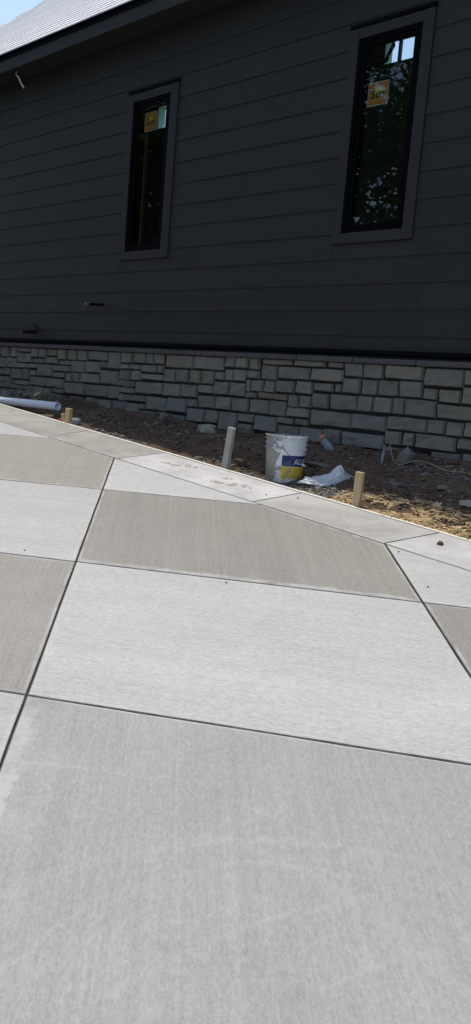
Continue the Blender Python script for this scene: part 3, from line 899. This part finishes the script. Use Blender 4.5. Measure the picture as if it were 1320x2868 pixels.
# ---- pipes and wires out of the wall
def pipe_bm(bm, p0, p1, ro, ri, seg=20):
    p0, p1 = Vector(p0), Vector(p1); t = (p1 - p0).normalized(); a = t.orthogonal().normalized(); b2 = t.cross(a)
    def ring(p, r): return [bm.verts.new(p + (a * math.cos(2 * math.pi * k / seg) + b2 * math.sin(2 * math.pi * k / seg)) * r) for k in range(seg)]
    rs = [ring(p0, ro), ring(p1, ro), ring(p1, ri), ring(p0, ri)]
    for i in range(4):
        r0, r1 = rs[i], rs[(i + 1) % 4]
        for k in range(seg): bm.faces.new((r0[k], r0[(k + 1) % seg], r1[(k + 1) % seg], r1[k]))
bm = bmesh.new()
pipe_bm(bm, (-9.60, 5.71, 2.075), (-9.66, 5.575, 2.057), .050, .040)
pipe_bm(bm, (-9.60, 5.712, 2.075), (-9.622, 5.66, 2.068), .060, .050)
hp(from_bm('drain_pipe', bm, M['black_plastic']))
bm = bmesh.new(); pipe_bm(bm, (-8.21, 5.71, 2.345), (-8.21, 5.50, 2.330), .014, .010, 12)
wp = hp(from_bm('water_pipe', bm, M['metal_dark']))
bm = bmesh.new(); pipe_bm(bm, (-8.21, 5.512, 2.331), (-8.21, 5.47, 2.328), .016, .006, 12)
cp = from_bm('pipe_end', bm, M['steel']); cp.parent = wp
bm = bmesh.new(); tube_bm(bm, smooth_path([(-10.46, 5.70, 2.15), (-10.43, 5.62, 2.16), (-10.40, 5.58, 2.13), (-10.34, 5.60, 2.135)]), .009, 6)
hp(from_bm('wire_pigtail', bm, M['cream_cable']))
bm = bmesh.new()
tube_bm(bm, smooth_path([(-9.96, 5.52, 5.02), (-9.95, 5.50, 4.97), (-9.86, 5.48, 4.92), (-9.80, 5.48, 4.85), (-9.74, 5.49, 4.78)]), .009, 6)
hp(from_bm('hanging_wire', bm, M['cream_cable'], None, True))

# ------------------------------------------------------------------ form board and stakes
def form_run(x0, x1):
    bm = bmesh.new()
    n = max(2, int((x1 - x0) / .15))
    rings = []
    for k in range(n + 1):
        x = x0 + (x1 - x0) * k / n
        z = plane_z(x, EDGE_Y) + .001 + .003 * noise.noise(Vector((x * 2, 0, 7))); y = EDGE_Y + .007 + .004 * noise.noise(Vector((x * 1.5, 2, 0)))
        rings.append([bm.verts.new(p) for p in ((x, y, z - .002), (x, y + .003, z), (x, y + .034, z), (x, y + .037, z - .002), (x, y + .037, z - .09), (x, y, z - .09))])
    for a, b2 in zip(rings, rings[1:]):
        for q in range(6): bm.faces.new((a[q], a[(q + 1) % 6], b2[(q + 1) % 6], b2[q]))
    bm.faces.new(rings[0][::-1]); bm.faces.new(rings[-1])
    return bm
for (x0, x1, lb) in ((-12.4, -6.91, 'long pale form board edging the driveway, left of the grey stake'), (-6.90, -3.30, 'pale form board edging the driveway in front of the white bucket'), (-3.29, 2.9, 'pale form board edging the driveway at the right by the sunlit soil')):
    tag(from_bm('form_board', form_run(x0, x1), M['board_top']), lb, 'form board', 'form boards along the driveway edge')
def stake(x, y, h, w, d, lean, rz, mat, label, chip=False):
    z0 = plane_z(x, EDGE_Y) - .12
    bm = bmesh.new(); box_bm(bm, -w / 2, w / 2, -d / 2, d / 2, 0, h + .12, .002)
    bmesh.ops.subdivide_edges(bm, edges=[e for e in bm.edges if e.calc_length() > .1], cuts=4)
    for v in bm.verts:
        v.co.x += .003 * noise.noise(v.co * 14 + Vector((x, 0, 0))); v.co.y += .003 * noise.noise(v.co * 13 + Vector((0, x, 0)))
        if v.co.z > h + .1: v.co.z += .005 * noise.noise(v.co * 30)
    e = empty('wooden_stake', (x, y, z0), rz)
    e.rotation_euler = (lean[1], lean[0], rz)
    from_bm('shaft', bm, mat, e)
    if chip:
        c2 = bmesh.new()
        box_bm(c2, -w / 2 - .022, -w / 2 - .002, -d / 2 + .004, d / 2 - .004, .06, h + .09, .004)
        for v in c2.verts:
            v.co.x -= .032 * max(0, v.co.z - .06) / h - .004; v.co.z -= .022 if v.co.x < -w / 2 - .028 else 0
        from_bm('split_chip', c2, M['wood_new'], e)
    return tag(e, label, 'stake', 'wooden stakes along the form board')
stake(-6.93, 4.512, .13, .050, .045, (0, 0), .25, M['wood_new'], 'short split yellow pine stake near the white pipe', True)
stake(-4.835, 4.522, .300, .055, .035, (.10, -.02), .15, M['wood_grey'], 'tall leaning stake smeared with grey cement, left of the bucket')
stake(-3.565, 4.520, .215, .050, .048, (.03, 0), .35, M['wood_new'], 'clean tan square stake standing right of the plastic bag')

# ------------------------------------------------------------------ bucket
BX, BY = -4.430, 4.745
bk = empty('bucket', (BX, BY, .925), R(43.0))     # own +x points to the picture's right, own -y to the viewer
tag(bk, 'white plastic bucket splashed with grey cement, open, with a wire handle', 'bucket')
HB = .345
prof = [(0.0, .004), (.125, .004), (.131, .012), (.1435, .240), (.1435, .246), (.152, .248), (.152, .258), (.1445, .260), (.1455, .280), (.153, .282), (.153, .292), (.146, .294),
        (.147, .312), (.153, .314), (.153, .322), (.1475, .324), (.148, .333), (.156, .335), (.158, .341), (.156, HB), (.150, HB)]
bm = bmesh.new(); lathe_bm(bm, prof, 56)
bmesh.ops.remove_doubles(bm, verts=bm.verts, dist=1e-5)
from_bm('body', bm, M['bucket'], bk, True)
bm = bmesh.new(); lathe_bm(bm, [(.150, HB), (.145, .32), (.130, .04), (.0, .03)], 56); bmesh.ops.remove_doubles(bm, verts=bm.verts, dist=1e-5)
from_bm('lining', bm, M['bucket_inside'], bk, True)
def wrap_patch(a0, a1, z0, z1, off, mat, name, n=20):
    bm = bmesh.new(); cols = []
    for k in range(n + 1):
        a = R(a0 + (a1 - a0) * k / n) - math.pi / 2
        c2 = []
        for z in (z0, z1):
            r = .131 + (.1435 - .131) * (z - .012) / .243 + off
            c2.append(bm.verts.new((r * math.cos(a), r * math.sin(a), z)))
        cols.append(c2)
    for c0, c1 in zip(cols, cols[1:]): bm.faces.new((c0[0], c1[0], c1[1], c0[1]))
    return from_bm(name, bm, mat, bk, True)
navy = wrap_patch(-9, 150, .130, .208, .0010, M['navy'], 'label')
wrap_patch(-9, 150, .040, .127, .0010, M['yellow'], 'label_band')
vs, fs = text_mesh('ALLPRO', .056, .0012)
wd = max(p.x for p in vs) - min(p.x for p in vs); x_min = min(p.x for p in vs)
bm = bmesh.new(); nv = []
for p in vs:
    a = R(27) + (p.x - x_min) / .142 - math.pi / 2
    z = .163 + p.y
    r = .131 + (.1435 - .131) * (z - .012) / .243 + .0022
    nv.append(bm.verts.new((r * math.cos(a), r * math.sin(a), z)))
for q in fs: bm.faces.new([nv[i] for i in q])
me = bpy.data.meshes.new('lettering'); bm.to_mesh(me); bm.free()
link('lettering', me, M['ink_white'], navy)
# picture of a painted house scene on the lower band reads as a grey smudge
bm = bmesh.new(); pts = []
for k in range(25):
    t = k / 24; ph = math.pi * t
    a = R(-14) + ph - math.pi / 2
    r = .160 + .012 * math.sin(ph)
    pts.append((r * math.cos(a), r * math.sin(a), .285 - .150 * math.sin(ph) ** .8))
tube_bm(bm, pts, .0024, 6)
from_bm('wire_handle', bm, M['wire'], bk, True)
bm = bmesh.new(); tube_bm(bm, pts[8:11], .0075, 8)
from_bm('grip', bm, M['white_plastic'], bk, True)
bm = bmesh.new()
a = R(-14) - math.pi / 2
tube_bm(bm, [(.142 * math.cos(a), .142 * math.sin(a), .285), (.162 * math.cos(a), .162 * math.sin(a), .285)], .016, 12)
from_bm('handle_ear', bm, M['white_plastic'], bk, True)

# ------------------------------------------------------------------ white bag
bag = empty('plastic_bag', (-4.06, 4.80, soil_z(-4.06, 4.80) - .01), R(46))
tag(bag, 'crumpled white plastic carrier bag lying right of the bucket', 'bag')
bm = bmesh.new(); bmesh.ops.create_icosphere(bm, subdivisions=5, radius=1)
for v in bm.verts:
    c = v.co.copy()
    d = .85 + .40 * noise.noise(c * 1.5 + Vector((2, 7, 1))) + .55 * abs(noise.noise(c * 2.6)) + .30 * abs(noise.noise(c * 6 + Vector((1, 1, 1))))
    top = .72 if c.x > -.2 else .55
    z = max(c.z * d * top, -.02)
    hump = .75 * math.exp(-((c.x - .42) ** 2) / .06) * max(0, c.z)
    v.co = Vector((c.x * d * .17, c.y * d * .085, z * .095 + hump * .11))
from_bm('film', bm, M['bag'], bag); bag.scale = (.84, .95, .92)
def strap(pts, w, name):
    bm = bmesh.new(); pts = smooth_path(pts, 6); prev = None
    for i, p in enumerate(pts):
        ww = w * (1 + .3 * noise.noise(p * 30))
        a, b2 = bm.verts.new(p + Vector((0, -.006, ww))), bm.verts.new(p + Vector((0, .010, -ww)))
        if prev: bm.faces.new((prev[0], a, b2, prev[1]))
        prev = (a, b2)
    bmesh.ops.solidify(bm, geom=bm.faces[:], thickness=.002)
    from_bm(name, bm, M['bag'], bag, True)
strap([(.09, -.01, .11), (.14, -.02, .085), (.20, -.02, .065), (.275, -.03, .060), (.270, -.04, .018), (.20, -.05, .012), (.12, -.05, .03)], .024, 'carry_loop')
strap([(.10, .03, .10), (.16, .04, .085), (.21, .03, .06), (.225, .01, .035)], .018, 'carry_loop')

# ------------------------------------------------------------------ bottle with orange cap by the stones
bt = empty('crushed_bottle', (-4.735, 5.52, soil_z(-4.735, 5.52) + .045), R(-6))
bt.rotation_euler = (R(8), R(32), R(-6)); bt.scale = (.80, .85, .85)
tag(bt, 'crushed cloudy plastic bottle with an orange cap leaning on the stone base', 'bottle')
bm = bmesh.new(); lathe_bm(bm, [(0.0, .0), (.040, .002), (.045, .02), (.042, .06), (.046, .09), (.044, .13), (.03, .155), (.026, .17)], 20)
for v in bm.verts:
    k = 1 + .30 * noise.noise(v.co * 28); v.co.x *= k; v.co.y *= .8 * k
    v.co = Vector((v.co.z * 1.0 - .02, v.co.y, -v.co.x))
from_bm('bottle_body', bm, M['clear'], bt, True)
bm = bmesh.new(); bmesh.ops.create_icosphere(bm, subdivisions=3, radius=1)
for v in bm.verts:
    k = 1 + .35 * noise.noise(v.co * 2.2) + .12 * noise.noise(v.co * 6)
    v.co = Vector((v.co.x * k * .030 - .050, v.co.y * k * .036, v.co.z * k * .046 + .012))
from_bm('cap', bm, M['orange'], bt, False)

# small bottle behind the split stake
sb = empty('drinks_bottle', (-7.12, 4.66, soil_z(-7.12, 4.66) + .03), R(20))
tag(sb, 'clear drinks bottle with a red cap lying behind the short split stake', 'bottle')
bm = bmesh.new(); lathe_bm(bm, [(0, 0), (.030, .002), (.033, .02), (.033, .12), (.031, .15), (.014, .19), (.012, .20)], 16)
for v in bm.verts: v.co = Vector((-v.co.z + .10, v.co.y, v.co.x))
from_bm('bottle_body', bm, M['clear'], sb, True)
bm = bmesh.new(); tube_bm(bm, [(-.095, 0, 0), (-.13, 0, 0)], .016, 12)
from_bm('cap', bm, M['red'], sb, True)

# ------------------------------------------------------------------ pipe and scraps at the left
pz = soil_z(-7.95, 4.80, False)
bm = bmesh.new()
pipe_bm(bm, (-7.665, 4.86, 1.250), (-9.60, 4.66, 1.228), .040, .035, 28)
o = from_bm('white_pipe', bm, M['pvc'], None, True)
for p in o.data.polygons:
    if abs(p.normal.dot(Vector((-2.05, -.28, .1)).normalized())) > .7: p.use_smooth = False
tag(o, 'white plastic drain pipe lying on the soil at the far left', 'pipe')
def plank(name, cx, cy, L, w, t, rz, dz, mat, label, cat, group=None, pitch=0.0):
    z = soil_z(cx, cy, False)
    bm = bmesh.new(); box_bm(bm, -L / 2, L / 2, -w / 2, w / 2, 0, t, .002)
    bmesh.ops.subdivide_edges(bm, edges=[e for e in bm.edges if e.calc_length() > .15], cuts=3)
    for v in bm.verts: v.co.y += .004 * noise.noise(v.co * 16 + Vector((cx, 0, 0))); v.co.z += .003 * noise.noise(v.co * 9)
    o = from_bm(name, bm, mat); o.location = (cx, cy, z + dz); o.rotation_euler = (0, pitch, rz)
    return tag(o, label, cat, group)
plank('scrap_board', -7.66, 4.70, .62, .09, .032, R(8), -.005, M['wood_old'], 'dark weathered board lying under the end of the white pipe', 'board', 'scrap lumber', R(3))
plank('scrap_board', -7.75, 4.66, .40, .03, .018, R(30), .03, M['wood_new'], 'thin light wood strip lying across the dark board', 'board', 'scrap lumber', R(-4))
plank('scrap_board', -8.80, 5.30, .13, .03, .018, R(-55), .05, M['wood_new'], 'short pale wood scrap behind the white pipe', 'board', 'scrap lumber', R(15))
plank('scrap_board', -2.80, 4.90, .44, .10, .03, R(-2), .015, M['wood_grey'], 'grey board lying on the shaded soil at the right edge', 'board', 'scrap lumber')

# ------------------------------------------------------------------ conduit and cable
bm = bmesh.new(); zc = soil_z(-3.97, 5.33)
pipe_bm(bm, (-3.985, 5.30, zc - .04), (-4.02, 5.375, zc + .125), .013, .010, 14)
tag(from_bm('conduit_stub', bm, M['steel'], None, True), 'grey metal conduit stub rising from the soil beside the tan cable', 'conduit')
cab = [(-4.03, 5.44, .10), (-3.98, 5.41, .05), (-3.92, 5.36, .015), (-3.84, 5.34, .012), (-3.76, 5.38, .03), (-3.66, 5.41, .035), (-3.55, 5.38, .015), (-3.42, 5.35, .012), (-3.30, 5.33, .012), (-3.10, 5.30, .012), (-2.8, 5.33, .01)]
bm = bmesh.new(); tube_bm(bm, smooth_path([(x, y, soil_z(x, y) + h) for x, y, h in cab]), .0055, 6)
tag(from_bm('cable', bm, M['tan_cable'], None, True), 'tan cable snaking along the soil from the conduit stub', 'cable')

# ------------------------------------------------------------------ single rocks
def rock(x, y, sx, sy, sz, seed, label, rz=0.0, mat=None, dz=0.0, group='loose rocks on the soil'):
    o = link('rock', rock_mesh('rock', sx, sy, sz, seed, 2 if seed in (6, 17, 19) else 1, .36), mat or M['rock'])
    o.location = (x, y, soil_z(x, y) + sz * .30 + dz); o.rotation_euler = (0, 0, rz)
    return tag(o, label, 'rock', group)
M['pale_rock'] = simple('pale_rock', (0.30, 0.275, 0.215), .9, .3, 14, .6)
rock(-6.05, 5.44, .115, .06, .068, 3, 'broad pale grey rock against the stone base, left of the grey stake', R(20), M['pale_rock'])
rock(-3.84, 5.40, .072, .055, .072, 8, 'angular tan rock beside the conduit stub and cable', R(40))
rock(-4.44, 5.10, .12, .06, .030, 5, 'flat greenish grey slab of rock behind the white bag', R(20))
rock(-6.70, 5.42, .035, .035, .062, 6, 'small upright rounded tan rock near the stone base', 0)
rock(-3.36, 4.62, .035, .03, .028, 9, 'small yellowish stone in the sunlit strip right of the tan stake', .4, M['chips'])
rock(-3.60, 5.02, .10, .04, .022, 12, 'long thin pale stone lying flat in the shade right of the tan stake', R(15))
rock(-4.86, 4.72, .05, .04, .045, 14, 'brown rounded stone beside the left foot of the bucket', .2, M['clod'])
rock(-3.30, 5.08, .06, .035, .02, 16, 'pale flat stone at the right end of the shaded soil', .5)
rock(-8.98, 5.30, .06, .05, .05, 17, 'grey rock behind the white pipe, nearest the stone base', .5, M['gravel'])
rock(-9.40, 5.25, .06, .05, .05, 19, 'grey rock behind the white pipe at the left edge', .9, M['gravel'])
rock(-3.12, 4.76, .05, .035, .035, 21, 'tan lump on the edge of the sunlit soil', .9, M['chips'])
rock(-7.62, 5.08, .03, .025, .025, 22, 'small white stone in front of the soil heap', .9)

# ------------------------------------------------------------------ gravel, chips and clods: uncountable
def scatter(name, zones, mat, seed, flat=0.6, sub=1):
    rnd = random.Random(seed)
    protos = []
    for q in range(6):
        bm = bmesh.new(); bmesh.ops.create_icosphere(bm, subdivisions=1, radius=1)
        for v in bm.verts: v.co *= 1 + .45 * noise.noise(v.co * 1.6 + Vector((q * 5.1, 0, seed)))
        protos.append(([v.co.copy() for v in bm.verts], [[v.index for v in f.verts] for f in bm.faces])); bm.free()
    V, F = [], []
    for (cx, cy, rx, ry, n, smin, smax) in zones:
        for _ in range(n):
            a = rnd.uniform(0, 2 * math.pi); r = math.sqrt(rnd.random()) * (1 if rnd.random() < .8 else 1.25)
            x, y = cx + rx * r * math.cos(a), cy + ry * r * math.sin(a)
            if y < 4.50 or y > 5.63: continue
            s = (smin + (smax - smin) * rnd.random() ** 2.6) * .72
            sv, sf = protos[rnd.randrange(6)]
            rot = Matrix.Rotation(rnd.uniform(0, 6.28), 3, 'Z') @ Matrix.Rotation(rnd.uniform(-.4, .4), 3, 'X')
            sc = Vector((s * rnd.uniform(.8, 1.5), s * rnd.uniform(.7, 1.1), s * flat * rnd.uniform(.6, 1.2)))
            z = soil_z(x, y) + sc.z * .35
            b0 = len(V)
            for c in sv:
                p = rot @ Vector((c.x * sc.x, c.y * sc.y, c.z * sc.z)); V.append((p.x + x, p.y + y, p.z + z))
            F.extend([[b0 + i for i in f] for f in sf])
    me = bpy.data.meshes.new(name); me.from_pydata(V, [], F)
    return tag(link(name, me, mat), kind='stuff')
scatter('gravel', [(-6.30, 4.60, .42, .10, 230, .010, .034), (-9.0, 5.25, .8, .22, 160, .012, .05), (-7.0, 5.2, .9, .3, 150, .006, .026), (-6.1, 5.25, .6, .2, 170, .006, .028),
                   (-4.15, 4.62, .42, .12, 260, .008, .036), (-3.55, 4.66, .30, .10, 60, .008, .030), (-3.40, 5.38, .55, .16, 380, .006, .024), (-3.0, 5.1, .5, .4, 110, .006, .022),
                   (-5.0, 4.66, .4, .14, 90, .008, .030), (-5.2, 5.1, .9, .4, 210, .005, .020), (-3.9, 5.05, .7, .4, 170, .005, .020), (-4.35, 5.35, .5, .2, 90, .006, .02), (-2.2, 5.0, 1.2, .5, 300, .006, .03), (-11, 5.0, 1.5, .5, 250, .01, .04),
                   (-6.9, 4.75, .6, .25, 160, .006, .024)], M['gravel'], 2, .6)
scatter('slate_chips', [(-4.05, 4.66, .40, .14, 130, .014, .045), (-3.2, 5.15, .4, .3, 40, .014, .04), (-4.9, 4.70, .3, .1, 36, .014, .036), (-6.0, 5.1, .8, .3, 60, .01, .035)], M['rock'], 5, .22)
scatter('soil_clods', [(-5.6, 5.1, 3.2, .55, 1500, .006, .030), (-3.0, 4.80, .9, .22, 380, .006, .034), (-2.0, 4.9, 1.5, .4, 300, .008, .03), (-8.45, 5.35, .4, .2, 220, .008, .035), (-4.8, 5.5, 1.4, .12, 260, .008, .035), (-9.5, 5.0, 1.5, .5, 300, .01, .04)], M['clod'], 8, .8)
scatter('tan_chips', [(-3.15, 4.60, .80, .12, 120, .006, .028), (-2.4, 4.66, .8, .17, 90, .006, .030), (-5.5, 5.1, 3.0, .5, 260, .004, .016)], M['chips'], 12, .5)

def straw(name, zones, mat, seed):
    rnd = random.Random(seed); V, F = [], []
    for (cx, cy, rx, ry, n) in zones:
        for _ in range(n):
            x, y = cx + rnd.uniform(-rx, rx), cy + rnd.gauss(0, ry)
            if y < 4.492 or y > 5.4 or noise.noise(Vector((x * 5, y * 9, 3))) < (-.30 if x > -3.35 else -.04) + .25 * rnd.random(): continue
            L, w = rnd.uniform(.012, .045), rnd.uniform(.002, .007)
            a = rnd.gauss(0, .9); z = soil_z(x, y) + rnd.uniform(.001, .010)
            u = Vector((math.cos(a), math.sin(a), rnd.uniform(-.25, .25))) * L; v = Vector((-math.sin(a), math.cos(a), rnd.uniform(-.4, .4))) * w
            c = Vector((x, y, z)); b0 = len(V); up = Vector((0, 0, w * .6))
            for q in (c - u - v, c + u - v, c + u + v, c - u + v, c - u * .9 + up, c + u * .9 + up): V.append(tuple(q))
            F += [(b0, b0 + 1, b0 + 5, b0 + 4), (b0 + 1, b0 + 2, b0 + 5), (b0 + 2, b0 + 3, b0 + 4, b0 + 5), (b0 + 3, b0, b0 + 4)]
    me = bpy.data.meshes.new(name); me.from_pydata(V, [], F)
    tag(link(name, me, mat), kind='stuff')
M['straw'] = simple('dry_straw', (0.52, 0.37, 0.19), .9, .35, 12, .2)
straw('straw', [(-2.7, 4.60, 1.1, .10, 5200), (-3.9, 4.54, .5, .035, 500), (-6.5, 4.53, .6, .03, 260)], M['straw'], 9)  # straw thickened over the sunlit soil, its pale tan adding to the brightness

# ------------------------------------------------------------------ bits on the concrete
def on_slab(x, y): return plane_z(x, y)
def crumb(x, y, s, seed, label, mat):
    o = link('soil_crumb', rock_mesh('soil_crumb', s * 1.2, s, s * .9, seed), mat)
    o.location = (x, y, on_slab(x, y) + s * .38)
    return tag(o, label, 'clod', 'crumbs on the concrete')
crumb(-2.735, 4.255, 0.0174, 31, 'large brown clod of soil on the border slab at the right', M['clod'])
crumb(-2.803, 3.965, 0.0053, 32, 'tiny dark crumb just inside the right joint crossing', M['clod'])
crumb(-2.391, 3.655, 0.0048, 33, 'tiny dark crumb on the pale slab near the right edge', M['clod'])
crumb(-4.06, 2.42, 0.0043, 34, 'tiny dark crumb lying on the left cross joint', M['clod'])
crumb(-3.05, 2.93, 0.0048, 37, 'tiny grey crumb on the large pale slab below its far joint', M['rock'])
crumb(-4.06, 4.20, 0.0053, 35, 'tiny dark crumb on the border slab below the bucket', M['clod'])
crumb(-3.88, 4.31, 0.0056, 36, 'small dark crumb on the border slab below the plastic bag', M['clod'])
def mud_print(cx, cy, L, w, rz, n, seed, label):
    rnd = random.Random(seed)
    bm = bmesh.new(); ca, sa = math.cos(rz), math.sin(rz)
    for _ in range(n):
        u, v = rnd.uniform(-L, L), rnd.uniform(-w, w)
        if (u / L) ** 2 + (v / w) ** 2 > 1: continue
        s = rnd.uniform(.006, .017)
        x, y = cx + u * ca - v * sa, cy + u * sa + v * ca
        k = rnd.randint(5, 7); a0 = rnd.uniform(0, 6)
        rim = []
        for q in range(k):
            a = a0 + 6.283 * q / k; r = s * rnd.uniform(.6, 1.3)
            px, py = x + r * math.cos(a) * 1.4, y + r * math.sin(a)
            rim.append(bm.verts.new((px, py, plane_z(px, py) + .0008)))
        c = bm.verts.new((x, y, plane_z(x, y) + rnd.uniform(.003, .006)))
        for q in range(k): bm.faces.new((rim[q], rim[(q + 1) % k], c))
    tag(from_bm('mud_print', bm, M['mud']), label, 'mud print', 'dried boot prints on the border slab')
M['mud'] = simple('dried_mud', (0.36, 0.325, 0.28), .95, .3, 30, .4)
mud_print(-5.115, 4.235, .085, .045, R(20), 26, 1, 'dried mud boot print on the pale border slab, leftmost of the prints')
mud_print(-4.96, 4.30, .06, .03, R(15), 10, 2, 'faint dried mud print near the form board left of the grey stake')
mud_print(-4.515, 4.160, .065, .035, R(30), 20, 3, 'dried mud boot print just right of the grey stake, nearest the inner joint')
mud_print(-4.36, 4.215, .11, .04, R(10), 18, 4, 'smeared dried mud print on the border slab below the bucket')
mud_print(-4.52, 4.29, .05, .02, R(10), 8, 5, 'small dried mud smear close to the foot of the grey stake')

# ------------------------------------------------------------------ trees across the drive (mirrored in the glass)
def tree(x, y, h, rad, seed, label, nleaf=9000, low=.22):
    rnd = random.Random(seed)
    z0 = ground_z(x, y)
    t = empty('leafy_tree', (x, y, z0))
    tag(t, label, 'tree', 'trees across the driveway')
    bm = bmesh.new()
    trunk = [Vector((0.25 * math.sin(k * .7 + seed), .2 * math.cos(k * .9 + seed), h * .8 * k / 8)) for k in range(9)]
    tube_bm(bm, trunk, [.24 * h / 9 * (1 - .85 * k / 8) for k in range(9)], 9)
    tips = []
    for k in range(16):
        b0 = trunk[2 + k % 6]; a = k * 2.4 + seed; L = rad * rnd.uniform(.6, .95)
        e = b0 + Vector((math.cos(a) * L, math.sin(a) * L, L * rnd.uniform(.2, .7)))
        mid = b0.lerp(e, .5) + Vector((0, 0, .12 * L))
        tube_bm(bm, [b0, mid, e], [.06, .04, .015], 6)
        tips += [e, mid]
    from_bm('trunk', bm, M['bark'], t, True)
    blobs = [(p, rnd.uniform(.55, .95) * rad * .42) for p in tips]
    for _ in range(26):
        a = rnd.uniform(0, 6.28); zz = rnd.uniform(low, 1.0); rr = rad * math.sqrt(rnd.random()) * (1.05 - .6 * abs(zz - .5))
        blobs.append((Vector((math.cos(a) * rr, math.sin(a) * rr, zz * h)), rnd.uniform(.25, .45) * rad))
    V, F = [], []
    for _ in range(nleaf):
        c, r = blobs[rnd.randrange(len(blobs))]
        d = Vector((rnd.gauss(0, 1), rnd.gauss(0, 1), rnd.gauss(0, 1))).normalized() * r * rnd.random() ** .45
        p = c + Vector((d.x, d.y, d.z * .75))
        if p.z < h * low * .7: continue
        n = Vector((rnd.gauss(0, .7), rnd.gauss(0, .7), 1)).normalized(); u = n.orthogonal().normalized()
        u = Matrix.Rotation(rnd.uniform(0, 6.28), 3, n) @ u; w = n.cross(u); s = rnd.uniform(.05, .12)
        b0 = len(V)
        for q in (p - u * s * 1.5, p + w * s * .7, p + u * s * 1.5, p - w * s * .7): V.append(tuple(q))
        F.append((b0, b0 + 1, b0 + 2, b0 + 3))
    me = bpy.data.meshes.new('crown'); me.from_pydata(V, [], F)
    link('crown', me, M['leaf'], t)
tree(-13.2, -3.0, 9.5, 3.0, 1, 'tall leafy tree across the driveway, the one mirrored in the nearer window', 9500, .46)
tree(-17.5, -1.0, 10.5, 3.4, 2, 'dense broad tree across the driveway, mirrored in the farther window', 14000, .10)
tree(-16.6, -7.5, 12.0, 3.8, 3, 'second row leafy tree behind the driveway', 9000, .40)
tree(-22.5, -5.0, 12.0, 4.2, 4, 'farthest broad leafy tree beyond the driveway', 12000, .08)
tree(-9.6, -6.4, 8.0, 2.6, 5, 'smaller leafy tree behind the driveway, closest to the drive', 9000, .42)
